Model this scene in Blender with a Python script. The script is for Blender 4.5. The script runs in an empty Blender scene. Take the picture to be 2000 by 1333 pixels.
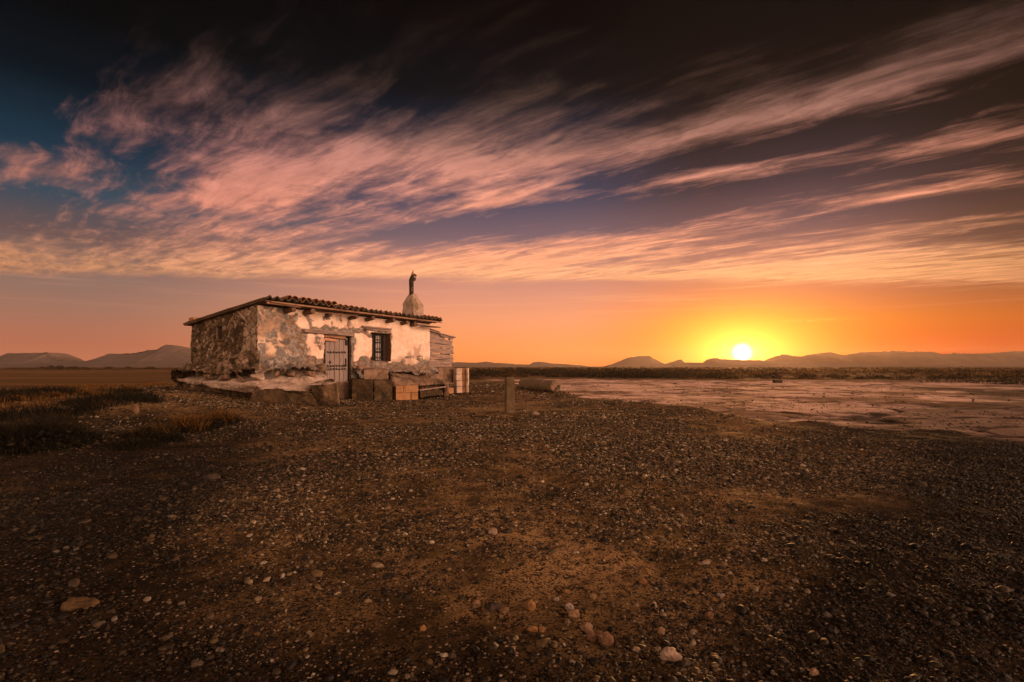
import bpy, bmesh, math, random
import numpy as np
from mathutils import Vector, Matrix

random.seed(7)
RS = np.random.RandomState(11)
scene = bpy.context.scene
C = scene.collection
R = math.radians

# ---------------------------------------------------------------- camera
cam_d = bpy.data.cameras.new("camera")
cam = bpy.data.objects.new("camera", cam_d)
C.objects.link(cam)
cam.location = (0, 0, 1.0)
cam.rotation_euler = (R(90), 0, 0)
cam_d.sensor_width = 36.0
cam_d.lens = 18.0
cam_d.shift_y = 0.0243
cam_d.clip_start = 0.05
cam_d.clip_end = 5000
scene.camera = cam
scene.view_settings.view_transform = 'Standard'
scene.view_settings.look = 'None'
scene.view_settings.exposure = 0.08
scene.view_settings.gamma = 1.0
scene.render.engine = 'CYCLES'
scene.cycles.volume_bounces = 0
scene.cycles.max_bounces = 5
scene.cycles.volume_step_rate = 4.0
scene.cycles.use_denoising = True

SUN_AZ, SUN_EL = R(24.2), R(1.35)
HAZE_DENSITY = 0.00020

# ---------------------------------------------------------------- node expression helper
class E:
    """arithmetic on shader sockets"""
    def __init__(s, nt, sock): s.nt, s.s = nt, sock
    def _m(s, op, *a, clamp=False):
        n = s.nt.nodes.new('ShaderNodeMath'); n.operation = op; n.use_clamp = clamp
        for i, v in enumerate((s,) + a):
            if isinstance(v, E): s.nt.links.new(v.s, n.inputs[i])
            else: n.inputs[i].default_value = float(v)
        return E(s.nt, n.outputs[0])
    def __add__(s, o): return s._m('ADD', o)
    def __sub__(s, o): return s._m('SUBTRACT', o)
    def __mul__(s, o): return s._m('MULTIPLY', o)
    def __truediv__(s, o): return s._m('DIVIDE', o)
    __radd__ = __add__; __rmul__ = __mul__
    def __neg__(s): return s._m('MULTIPLY', -1)
    def __rsub__(s, o): return (-s)._m('ADD', o)
    def max(s, o): return s._m('MAXIMUM', o)
    def min(s, o): return s._m('MINIMUM', o)
    def pow(s, o): return s._m('POWER', o)
    def exp(s): return s._m('EXPONENT')
    def abs(s): return s._m('ABSOLUTE')
    def clamp(s): return s._m('ADD', 0.0, clamp=True)
    def step(s, a, b, lo=0.0, hi=1.0):
        n = s.nt.nodes.new('ShaderNodeMapRange'); n.interpolation_type = 'SMOOTHSTEP'
        s.nt.links.new(s.s, n.inputs[0])
        for i, v in zip((1, 2, 3, 4), (a, b, lo, hi)): n.inputs[i].default_value = v
        return E(s.nt, n.outputs[0])
    def gauss(s, c, w):
        d = (s - c) * (1.0 / w)
        return (-(d * d)).exp()

def vec(nt, x, y, z=0.0):
    n = nt.nodes.new('ShaderNodeCombineXYZ')
    for i, v in enumerate((x, y, z)):
        if isinstance(v, E): nt.links.new(v.s, n.inputs[i])
        else: n.inputs[i].default_value = v
    return n.outputs[0]

def noise(nt, v, scale=1.0, detail=4, rough=0.55, dist=0.0, color=False):
    n = nt.nodes.new('ShaderNodeTexNoise')
    if v is not None: nt.links.new(v, n.inputs['Vector'])
    n.inputs['Scale'].default_value = scale; n.inputs['Detail'].default_value = detail
    n.inputs['Roughness'].default_value = rough; n.inputs['Distortion'].default_value = dist
    return n.outputs['Color'] if color else E(nt, n.outputs[0])

def lin(c):
    out = []
    for v in c:
        v = v / 255.0
        out.append(v / 12.92 if v <= 0.04045 else ((v + 0.055) / 1.055) ** 2.4)
    return tuple(out) + (1.0,)

def ramp(nt, fac, stops, interp='LINEAR', srgb=True):
    n = nt.nodes.new('ShaderNodeValToRGB'); n.color_ramp.interpolation = interp
    nt.links.new(fac.s, n.inputs[0])
    el = n.color_ramp.elements
    while len(el) < len(stops): el.new(0.5)
    for e, (p, c) in zip(el, stops):
        e.position = p
        e.color = lin(c) if srgb else tuple(c) + (1.0,)
    return n.outputs[0]

def mix(nt, fac, a, b, mode='MIX'):
    n = nt.nodes.new('ShaderNodeMix'); n.data_type = 'RGBA'; n.blend_type = mode
    n.clamp_factor = True
    if isinstance(fac, E): nt.links.new(fac.s, n.inputs[0])
    else: n.inputs[0].default_value = fac
    for i, v in ((6, a), (7, b)):
        if isinstance(v, (tuple, list)): n.inputs[i].default_value = v if len(v) == 4 else tuple(v) + (1,)
        else: nt.links.new(v, n.inputs[i])
    return n.outputs[2]

def scale_col(nt, col, f):
    n = nt.nodes.new('ShaderNodeVectorMath'); n.operation = 'SCALE'
    nt.links.new(col, n.inputs[0])
    if isinstance(f, E): nt.links.new(f.s, n.inputs[3])
    else: n.inputs[3].default_value = f
    return n.outputs[0]

def add_col(nt, a, b):
    n = nt.nodes.new('ShaderNodeVectorMath'); n.operation = 'ADD'
    for i, v in enumerate((a, b)):
        if isinstance(v, (tuple, list)): n.inputs[i].default_value = v[:3]
        else: nt.links.new(v, n.inputs[i])
    return n.outputs[0]

# ---------------------------------------------------------------- world: dawn sky with cirrus
world = bpy.data.worlds.new("World"); scene.world = world; world.use_nodes = True
nt = world.node_tree; nt.nodes.clear()
tc = nt.nodes.new('ShaderNodeTexCoord')
sep = nt.nodes.new('ShaderNodeSeparateXYZ'); nt.links.new(tc.outputs['Generated'], sep.inputs[0])
dx, dy, dz = (E(nt, sep.outputs[i]) for i in range(3))
az = dx._m('ARCTAN2', dy) * (180 / math.pi)          # degrees, 0 ahead, + to the right
el = dz._m('ARCSINE') * (180 / math.pi)
elp = el.max(0.0) * (1 / 60.0)
def S(st): return [(min(e / 60.0, 1), c) for e, c in st]
left = ramp(nt, elp, S([(0, (206,124,88)), (2, (186,112,84)), (5, (160,114,94)), (7.5, (140,110,98)), (11, (104,82,80)), (14.5, (52,72,86)), (18, (26,50,66)), (23, (6,20,28)), (28, (3,7,9)), (34, (3,5,6)), (60, (3,4,5))]))
mid = ramp(nt, elp, S([(0, (250,140,70)), (2, (252,152,84)), (5, (244,156,110)), (8, (218,146,120)), (10.5, (190,132,116)), (14, (124,98,104)), (18, (70,70,90)), (23, (26,40,58)), (28, (9,14,19)), (34, (3,4,6)), (60, (2,3,4))]))
right = ramp(nt, elp, S([(0, (186,54,2)), (2, (200,72,6)), (4, (196,96,28)), (6.5, (158,92,56)), (10, (96,66,54)), (15, (50,38,36)), (20, (18,16,14)), (27, (9,8,7)), (60, (4,4,5))]))
sunr = ramp(nt, elp, S([(0, (250,78,0)), (2, (255,108,2)), (4.5, (248,132,48)), (7, (222,128,86)), (10, (180,122,104)), (14, (110,84,88)), (18, (58,50,58)), (23, (24,24,26)), (28, (10,10,12)), (60, (4,4,5))]))
back = ramp(nt, elp, S([(0, (255,205,158)), (14, (255,203,160)), (30, (252,190,154)), (44, (170,128,112)), (60, (40,32,32))]))
base = mix(nt, az.step(-42, -4), left, mid)
base = mix(nt, az.step(4, 22), base, sunr)
base = mix(nt, az.step(27, 47), base, right)
backf = az.abs().step(58, 95)
back = scale_col(nt, back, az.gauss(112, 34) * el.step(50, 18) * 10.5 + az.gauss(-140, 42) * el.step(60, 20) * 2.3 + 0.36)  # bright lobes added out of view to light the facade and side wall
base = mix(nt, backf, base, back)

# cirrus on a flat deck: P = direction / height
zc = dz.max(0.012)
X, Y = dx / zc, dy / zc
a = X * 0.81 - Y * 0.587
b = X * 0.587 + Y * 0.81
w = noise(nt, vec(nt, a * 0.55, b * 0.9, 3.1), 1.0, 3, 0.5) - 0.5
w2 = noise(nt, vec(nt, a * 1.6, b * 2.4, 9.7), 1.0, 2, 0.5) - 0.5
bb = b + w * 0.26 + w2 * 0.14
aa = a + w2 * 0.4
n1 = noise(nt, vec(nt, aa * 0.42, bb * 1.7, 0.4), 1.0, 4, 0.55)
n2 = noise(nt, vec(nt, aa * 2.6 - bb * 1.2, (bb + aa * .15) * 4.6, 5.0), 1.0, 7, 0.66, 0.15)
# fibres hang at an angle to the band they belong to
n3 = noise(nt, vec(nt, aa * 1.5 - bb * 0.5, (bb + aa * 0.10) * 9.0, 2.0), 1.0, 7, 0.68, 0.15)
BLOBS = [  # a0, b0, sa, sb, amp : the bands and tufts of the cloud deck
    (-0.62, 2.20, .85, .13, 1.1), (0.10, 2.24, .42, .19, .8), (-1.6, 2.03, .5, .11, .6),
    (-2.6, 1.40, .55, .20, .74), (-3.0, 1.68, .4, .16, .4), (-1.35, 1.75, .65, .17, .62), (-1.0, 1.55, .4, .12, .35),
    (-2.05, .93, .50, .18, .68), (-2.5, .75, .35, .14, .5), (-1.55, 1.12, .3, .10, .45),
    (-3.46, .70, .42, .19, .95), (-3.9, 1.15, .8, .22, .6), (-3.9, 1.75, 1.1, .35, .5),
    (-.80, 2.74, .36, .075, 1.0), (-1.85, 2.46, .42, .13, .9), (-2.5, 2.35, .6, .18, .7), (-1.5, 2.66, .3, .09, .6),
    (-1.0, 1.14, .22, .12, .35), (-.40, 1.75, .26, .06, .45), (.16, 1.95, .26, .12, .5), (-.75, 1.38, .2, .06, .3),
    (.36, 3.02, .36, .12, 1.0), (.50, 3.25, .16, .05, .7), (.25, 3.76, .55, .14, .95), (.6, 3.95, .4, .08, .5), (-.6, 4.05, .6, .10, .45),
    (-.3, 5.0, 1.3, .22, .6), (-1.2, 4.5, .9, .12, .5), (.7, 4.6, .5, .1, .6)]
M = None
for a0, b0, sa, sb, amp in BLOBS:
    g = aa.gauss(a0, sa * 1.1) * bb.gauss(b0, sb * 1.3) * (amp * .80)
    M = g if M is None else M + g
M = M + aa.gauss(-1.6, 1.5) * bb.gauss(1.9, .8) * .34 + aa.gauss(-2.9, 1.2) * bb.gauss(1.3, .6) * .15
edge = Y - X * 0.12 + w * 0.25 + (n1 - 0.5) * 0.55
far = Y.step(3.0, 4.5)                                   # towards its far edge the deck closes up
deck_end = (Y.abs() + w2 * 0.25 - X * 0.09 + (n1 - .5) * 1.7 + w * 1.0 + (n2 - .5) * .7).step(5.60, 6.35, 1.0, 0.0)
behind = dy.step(-0.2, 0.3, 1.0, 0.0)
cov = M.min(1.15) * (1.0 - far * 0.4) + far * 0.60 + behind * 0.5
tex = n1 * 0.40 + n2 * 0.30 + n3 * 0.30
band = Y.abs().gauss(5.35, .75) * (n1 * 1.2 + 0.1)
dens = (cov * 0.62 + band * 0.34 + (tex - 0.5) * 3.6).step(0.14, 0.96) * deck_end
thin = (cov * 0.5 + band * .5 + (n1 - 0.5) * 1.1).step(0.15, 0.9) * deck_end * 0.50
dens = (dens * 0.9 + thin).min(1.0)
ccol = ramp(nt, elp, S([(5.5, (255,166,112)), (8.5, (255,178,120)), (10.3, (255,176,126)), (12.5, (255,168,126)), (15, (246,158,124)), (18, (232,152,124)), (20.5, (210,140,120)), (23.5, (158,110,96)), (27, (92,68,58)), (30, (60,46,38)), (35, (34,26,18)), (60, (40,34,40))]))
cfall = az.step(-48, -10, 0.52, 1.0) * az.step(30, 54, 1.0, 0.50)
cfall = cfall + az.gauss(112, 34) * behind * 2.0  # unseen clouds in the added bright lobe are raised with it
ccol = scale_col(nt, ccol, cfall * (n2 * 0.9 + n3 * 1.1))
tint = mix(nt, az.step(-40, 0), (1.0, .98, 1.12, 1), (1, 1, 1, 1))
ccol = mix(nt, 1.0, ccol, tint, 'MULTIPLY')
sky = mix(nt, dens * 0.92, base, ccol)
# the thin lit wisp low to the right of the sun
wisp = az.gauss(30.5, 2.6) * el.gauss(4.42, 0.16) * noise(nt, vec(nt, az * 1.3, el * 9.0, 0), 1.0, 4, .6).step(0.42, 0.62)
sky = mix(nt, wisp * 0.9, sky, lin((255, 176, 84)))
# faint layers under the deck
lay = noise(nt, vec(nt, az * .045, el * 1.5 - az * .012, 4.0), 1.0, 5, .6).step(.50, .68) * el.step(4.5, 7.0) * el.step(11.5, 9.0)
sky = mix(nt, lay * .30, sky, mix(nt, az.step(-40, 5), lin((214, 146, 116)), lin((255, 176, 122))))
# glow round the sun
sdir = Vector((math.sin(SUN_AZ) * math.cos(SUN_EL), math.cos(SUN_AZ) * math.cos(SUN_EL), math.sin(SUN_EL)))
daz = az - math.degrees(SUN_AZ)
de = el - math.degrees(SUN_EL)
rr = (daz * daz + de * de).pow(0.5)
rw = (daz * daz * 0.36 + de * de).pow(0.5)
g0 = rr.step(0.40, 1.15, 1.0, 0.0)
g1 = (-(rw * (1 / 1.4))).exp()
g2 = (-(rw * rw * (1 / 17.0))).exp()
g3 = (-(rw * (1 / 4.2))).exp()
def const(c, f):
    n = nt.nodes.new('ShaderNodeRGB'); n.outputs[0].default_value = tuple(c) + (1,)
    return scale_col(nt, n.outputs[0], f)
sky = add_col(nt, sky, const((14.0, 12.0, 9.0), g0))
sky = add_col(nt, sky, const((3.6, 2.6, 0.7), g1))
g4 = (-(rw * rw * (1 / 5.5))).exp()
sky = mix(nt, g2 * 0.85, sky, (1.25, 0.52, 0.008, 1))
sky = add_col(nt, sky, const((2.0, 1.5, 0.5), g1 * g1))
sky = add_col(nt, sky, const((1.0, .44, .02), g4))
sky = add_col(nt, sky, const((0.50, 0.11, 0.0), g3 * 1.0))
# the physical sky under the same sun, faint
nish = nt.nodes.new('ShaderNodeTexSky'); nish.sky_type = 'NISHITA'; nish.sun_disc = False
nish.sun_elevation = SUN_EL; nish.sun_rotation = SUN_AZ
nish.dust_density = 3.0
sky = add_col(nt, sky, scale_col(nt, nish.outputs[0], 0.0005))
sky = scale_col(nt, sky, el.step(-3.0, -0.2, 0.25, 1.0))
bg = nt.nodes.new('ShaderNodeBackground'); nt.links.new(sky, bg.inputs[0]); bg.inputs[1].default_value = 1.0
wo = nt.nodes.new('ShaderNodeOutputWorld'); nt.links.new(bg.outputs[0], wo.inputs[0])
world.cycles.sampling_method = 'MANUAL'; world.cycles.sample_map_resolution = 1024

# ---------------------------------------------------------------- sun
sun_d = bpy.data.lights.new("sun", 'SUN'); sun_d.energy = 3.2; sun_d.angle = R(0.53)
sun_d.color = (1.0, 0.44, 0.14)
sun = bpy.data.objects.new("sun", sun_d); C.objects.link(sun)
sun.rotation_euler = (-sdir).to_track_quat('-Z', 'Y').to_euler()

# ---------------------------------------------------------------- numeric noise
def _h(ix, iy, iz, seed):
    h = (ix.astype(np.int64) * 374761393 + iy.astype(np.int64) * 668265263 + iz.astype(np.int64) * 2147483647 + seed * 1274126177) & 0xffffffff
    h = ((h ^ (h >> 13)) * 1274126177) & 0xffffffff
    h = (h ^ (h >> 16)) & 0xffffffff
    return (h & 0xffffff) / float(0xffffff)
def vn(x, y, z=None, seed=0):
    x = np.asarray(x, float); y = np.asarray(y, float)
    z = np.zeros_like(x) if z is None else np.asarray(z, float)
    fx, fy, fz = np.floor(x), np.floor(y), np.floor(z)
    tx, ty, tz = x - fx, y - fy, z - fz
    tx, ty, tz = (t * t * (3 - 2 * t) for t in (tx, ty, tz))
    r = 0
    for i in (0, 1):
        for j in (0, 1):
            for k in (0, 1):
                r = r + _h(fx + i, fy + j, fz + k, seed) * (tx if i else 1 - tx) * (ty if j else 1 - ty) * (tz if k else 1 - tz)
    return r * 2 - 1
def fbm(x, y, z=None, oct=4, seed=0, gain=0.5):
    s, amp, f = 0, 1.0, 1.0
    for o in range(oct):
        s = s + amp * vn(x * f, y * f, None if z is None else z * f, seed + o * 17); amp *= gain; f *= 2.03
    return s
def ss(a, b, x):
    t = np.clip((x - a) / (b - a), 0, 1); return t * t * (3 - 2 * t)
def voronoi(x, y, seed=0, jit=0.9):
    """F1, F2 and a random value of the nearest cell"""
    fx, fy = np.floor(x), np.floor(y)
    d1 = np.full(x.shape, 9.0); d2 = d1.copy(); idv = np.zeros(x.shape)
    for i in (-1, 0, 1):
        for j in (-1, 0, 1):
            cx, cy = fx + i, fy + j; z = np.zeros_like(cx)
            px = cx + 0.5 + (_h(cx, cy, z, seed) - .5) * jit; py = cy + 0.5 + (_h(cx, cy, z, seed + 5) - .5) * jit
            d = np.hypot(x - px, y - py); r = _h(cx, cy, z, seed + 9)
            near = d < d1
            d2 = np.where(near, d1, np.minimum(d2, d)); idv = np.where(near, r, idv); d1 = np.where(near, d, d1)
    return d1, d2, idv

# ---------------------------------------------------------------- object helpers
def tag(o, label=None, cat=None, group=None, kind=None):
    if label: o["label"] = label
    if cat: o["category"] = cat
    if group: o["group"] = group
    if kind: o["kind"] = kind
    return o
def empty(name, loc=(0, 0, 0), rz=0.0):
    o = bpy.data.objects.new(name, None); C.objects.link(o); o.location = loc; o.rotation_euler = (0, 0, rz)
    o.empty_display_size = 0.1
    return o
def mesh_np(name, V, F, mat, parent=None, smooth=True, attrs=None):
    """V (n,3), F (m,3|4) arrays -> object"""
    me = bpy.data.meshes.new(name)
    V = np.asarray(V, np.float32); F = np.asarray(F, np.int32); k = F.shape[1] if len(F) else 3
    me.vertices.add(len(V)); me.vertices.foreach_set('co', V.ravel())
    if len(F):
        me.loops.add(F.size); me.loops.foreach_set('vertex_index', F.ravel())
        me.polygons.add(len(F)); me.polygons.foreach_set('loop_start', np.arange(0, F.size, k, dtype=np.int32))
        me.polygons.foreach_set('use_smooth', np.full(len(F), smooth))
    for n, v in (attrs or {}).items():
        v = np.asarray(v, np.float32)
        at = me.attributes.new(n, 'FLOAT' if v.ndim == 1 else 'FLOAT_VECTOR', 'POINT')
        at.data.foreach_set('value' if v.ndim == 1 else 'vector', v.ravel())
    me.update(calc_edges=True); me.validate()
    if mat: me.materials.append(mat)
    o = bpy.data.objects.new(name, me); C.objects.link(o)
    if parent: o.parent = parent
    return o
def from_bm(name, bm, mat, parent=None, smooth=False):
    me = bpy.data.meshes.new(name); bmesh.ops.recalc_face_normals(bm, faces=bm.faces); bm.to_mesh(me); bm.free()
    if smooth:
        for p in me.polygons: p.use_smooth = True
    me.materials.append(mat)
    o = bpy.data.objects.new(name, me); C.objects.link(o)
    if parent: o.parent = parent
    return o
def jitter(bm, amp, freq, seed=0):
    V = np.array([v.co[:] for v in bm.verts]); bm.normal_update()
    N = np.array([v.normal[:] for v in bm.verts])
    d = fbm(V[:, 0] * freq, V[:, 1] * freq, V[:, 2] * freq, 4, seed) * amp
    for v, p in zip(bm.verts, V + N * d[:, None]): v.co = p
def add_box(bm, c, size, rz=0, rx=0, ry=0, bevel=0.0, cuts=0):
    tb = bmesh.new(); bmesh.ops.create_cube(tb, size=1.0)
    bmesh.ops.scale(tb, vec=size, verts=tb.verts)
    if bevel: bmesh.ops.bevel(tb, geom=list(tb.edges), offset=bevel, segments=1, affect='EDGES', profile=0.6)
    if cuts: bmesh.ops.subdivide_edges(tb, edges=list(tb.edges), cuts=cuts, use_grid_fill=True)
    m = Matrix.Translation(c) @ Matrix.Rotation(rz, 4, 'Z') @ Matrix.Rotation(ry, 4, 'Y') @ Matrix.Rotation(rx, 4, 'X')
    bmesh.ops.transform(tb, matrix=m, verts=tb.verts)
    me = bpy.data.meshes.new('tmp'); tb.to_mesh(me); tb.free(); bm.from_mesh(me); bpy.data.meshes.remove(me)
def beam(bm, p, q, wd, ht, up=(0, 0, 1), bevel=0.004):
    """rectangular bar from p to q"""
    p, q = Vector(p), Vector(q); d = (q - p); L_ = d.length; d.normalize(); up = Vector(up)
    s = d.cross(up).normalized(); u = s.cross(d)
    tb = bmesh.new(); bmesh.ops.create_cube(tb, size=1.0)
    bmesh.ops.scale(tb, vec=(L_, wd, ht), verts=tb.verts)
    es = [e for e in tb.edges if abs(e.verts[0].co.x - e.verts[1].co.x) > L_ * .5]
    bmesh.ops.subdivide_edges(tb, edges=es, cuts=max(2, int(L_ / .3)), use_grid_fill=True)
    if bevel: bmesh.ops.bevel(tb, geom=[e for e in tb.edges if e.calc_face_angle(0) > 1], offset=bevel, segments=1, affect='EDGES')
    m = Matrix((d, s, u)).transposed().to_4x4(); m.translation = (p + q) / 2
    bmesh.ops.transform(tb, matrix=m, verts=tb.verts)
    me = bpy.data.meshes.new('tmp'); tb.to_mesh(me); tb.free(); bm.from_mesh(me); bpy.data.meshes.remove(me)
def tube(bm, pts, radii, seg=12, caps=True):
    rings = []
    n = len(pts)
    pts = [Vector(p) for p in pts]
    D = (pts[-1] - pts[0]).normalized(); ref = Vector((0, 1, 0)) if abs(D.z) > .6 else Vector((0, 0, 1))
    for i, p in enumerate(pts):
        d = (pts[min(i + 1, n - 1)] - pts[max(i - 1, 0)]).normalized()
        s = d.cross(ref)
        s.normalize(); u = s.cross(d)
        rings.append([bm.verts.new(p + (s * math.cos(t) + u * math.sin(t)) * radii[i]) for t in [2 * math.pi * k / seg for k in range(seg)]])
    for i in range(n - 1):
        for k in range(seg):
            bm.faces.new((rings[i][k], rings[i][(k + 1) % seg], rings[i + 1][(k + 1) % seg], rings[i + 1][k]))
    if caps:
        bm.faces.new(rings[0][::-1]); bm.faces.new(rings[-1])
def hull(name, pts, mat, parent=None, cut=0.06, amp=0.02, freq=6.0, bevel=0.02, seed=0, smooth=True):
    """a weathered solid: convex hull of the points, bevelled, subdivided, roughened"""
    bm = bmesh.new()
    for p in pts: bm.verts.new(p)
    bmesh.ops.convex_hull(bm, input=bm.verts)
    for v in [v for v in bm.verts if not v.link_faces]: bm.verts.remove(v)
    bmesh.ops.dissolve_limit(bm, angle_limit=0.08, verts=bm.verts, edges=bm.edges)
    if bevel: bmesh.ops.bevel(bm, geom=list(bm.edges), offset=bevel, segments=2, affect='EDGES', profile=0.6)
    bmesh.ops.triangulate(bm, faces=bm.faces)
    for _ in range(7):
        es = [e for e in bm.edges if e.calc_length() > cut]
        if not es: break
        bmesh.ops.subdivide_edges(bm, edges=es, cuts=1)
        bmesh.ops.triangulate(bm, faces=[f for f in bm.faces if len(f.verts) > 3])
    jitter(bm, amp, freq, seed); jitter(bm, min(amp, .03) * .45, freq * 4.5, seed + 2)
    return from_bm(name, bm, mat, parent, smooth)
def at(px, py, d):
    """world point at depth d seen in direction (px,py) of the 2000x1333 photograph"""
    return ((px - 1000) / 1000 * d, d, 1.0 + (715 - py) / 1000 * d)

# ---------------------------------------------------------------- materials
def mat_new(name):
    m = bpy.data.materials.new(name); m.use_nodes = True
    nt = m.node_tree; b = nt.nodes['Principled BSDF']
    return m, nt, b
def bump(nt, b, h, strength=0.5, dist=0.02):
    n = nt.nodes.new('ShaderNodeBump'); n.inputs['Strength'].default_value = strength; n.inputs['Distance'].default_value = dist
    nt.links.new(h.s, n.inputs['Height']); nt.links.new(n.outputs[0], b.inputs['Normal'])
def objco(nt):
    return nt.nodes.new('ShaderNodeTexCoord').outputs['Object']
def geopos(nt):
    return nt.nodes.new('ShaderNodeNewGeometry').outputs['Position']
def attr(nt, name):
    n = nt.nodes.new('ShaderNodeAttribute'); n.attribute_name = name
    return E(nt, n.outputs['Fac'])
def rough_mat(name, c1, c2, scale=6.0, rough=0.85, bs=0.6, bd=0.02, c3=None, stretch=None, detail=6, spec=0.25):
    """two or three tones broken up by noise, with bump"""
    m, nt, b = mat_new(name); v = objco(nt)
    if stretch:
        mp = nt.nodes.new('ShaderNodeMapping'); mp.inputs['Scale'].default_value = stretch; nt.links.new(v, mp.inputs[0]); v = mp.outputs[0]
    n = noise(nt, v, scale, detail, 0.62)
    n2 = noise(nt, v, scale * 4.3, 5, 0.6)
    col = mix(nt, (n * 0.65 + n2 * 0.35).step(0.36, 0.64), tuple(c1) + (1,), tuple(c2) + (1,))
    if c3: col = mix(nt, noise(nt, v, scale * 0.45, 5, 0.7).step(0.52, 0.66), col, tuple(c3) + (1,))
    nt.links.new(col, b.inputs['Base Color'])
    b.inputs['Roughness'].default_value = rough; b.inputs['Specular IOR Level'].default_value = spec
    bump(nt, b, n * 0.5 + n2 * 0.5, bs, bd)
    return m

# ================================================================ THE GROUND
SOIL_LINE = np.array([(-3.6, 36), (.2, 31), (1.6, 22), (2.05, 15.5), (3.2, 12.8), (4.3, 10.75), (4.7, 8.4), (5.4, 7.7), (6.8, 6.7), (9.5, 5.4), (16, 3.5), (40, 0.0)])
def pale_amount(x, y):
    """signed: > 0 inside the pale dried mud flat"""
    yl = np.interp(x, SOIL_LINE[:, 0], SOIL_LINE[:, 1], left=60, right=-5)
    far = 42 - np.maximum(x, 0) * 0.20
    wob = fbm(x * .35, y * .35, None, 3, 71) * 0.12 + fbm(x * 1.3, y * 1.3, None, 4, 73) * .07
    near_side = np.log(np.maximum(y, .3) / np.maximum(yl, .3)) + wob
    far_side = np.log(far / np.maximum(y, .3)) + wob * .6
    return np.minimum(near_side, far_side)
def gz(x, y):
    x = np.asarray(x, float); y = np.asarray(y, float)
    # low mound under and to the left of the hut
    e = ((x + 9.3) / 6.6) ** 2 + ((y - 12.6) / 7.5) ** 2
    z = 0.27 * ss(1.15, 0.12, np.sqrt(e))
    # the bank falls to the field on the left
    nd = (x + 9.4) * -.898 + (y - 9.4) * -.44
    nd = nd + fbm(x * .3, y * .3, None, 3, 5) * .5
    fieldm = ss(0.2, 3.6, nd) * ss(8.0, 10.0, y + 0 * x)
    z = z * (1 - fieldm) - 0.62 * fieldm + .16 * ss(-6, -1, nd) * (1 - fieldm) * ss(5, 9, y)
    r = np.hypot(x, y)
    fade = 1 / (1 + r * .05)
    z = z + fbm(x * .22, y * .22, None, 3, 1) * .045 + fbm(x * 1.3, y * 1.3, None, 3, 2) * .016 * fade
    z = z + fbm(x * 5.5, y * 5.5, None, 4, 3) * .009 * ss(30, 8, r)
    p = pale_amount(x, y)
    z = z - .05 * ss(0, .25, p)
    # shallow runnels on the mud flat
    rn = np.abs(fbm(x * .16 + 3, y * .30, None, 3, 31) - .05)
    z = z - .05 * ss(.06, .0, rn) * ss(.0, .1, p)
    z = z * ss(900, 200, r) + (-.3) * ss(200, 900, r)
    # keep the step down in front of the doorway level
    d = np.hypot(x + 4.2, y - 13.2)
    return z + 0.0 * d

def vignette_field(x, y):
    """painted vignette, ground colour darkened: to the right, the lower left and close by"""
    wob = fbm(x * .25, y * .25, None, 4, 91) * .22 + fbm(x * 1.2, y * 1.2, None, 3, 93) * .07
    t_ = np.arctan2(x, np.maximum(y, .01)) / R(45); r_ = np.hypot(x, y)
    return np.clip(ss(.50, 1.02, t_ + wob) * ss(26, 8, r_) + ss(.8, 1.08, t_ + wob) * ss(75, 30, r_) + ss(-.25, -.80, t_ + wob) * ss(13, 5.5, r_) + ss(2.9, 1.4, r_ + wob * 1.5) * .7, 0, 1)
def ground_hit(px, py):
    """where the line of sight through (px, py) of the photograph meets the ground"""
    d = np.arange(1.2, 60, .02); x = (px - 1000) / 1000 * d
    g = gz(x, d); ray = 1.0 - (py - 715) / 1000 * d
    k = int(np.argmax(ray <= g)); return float(x[k]), float(d[k]), float(g[k])
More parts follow.
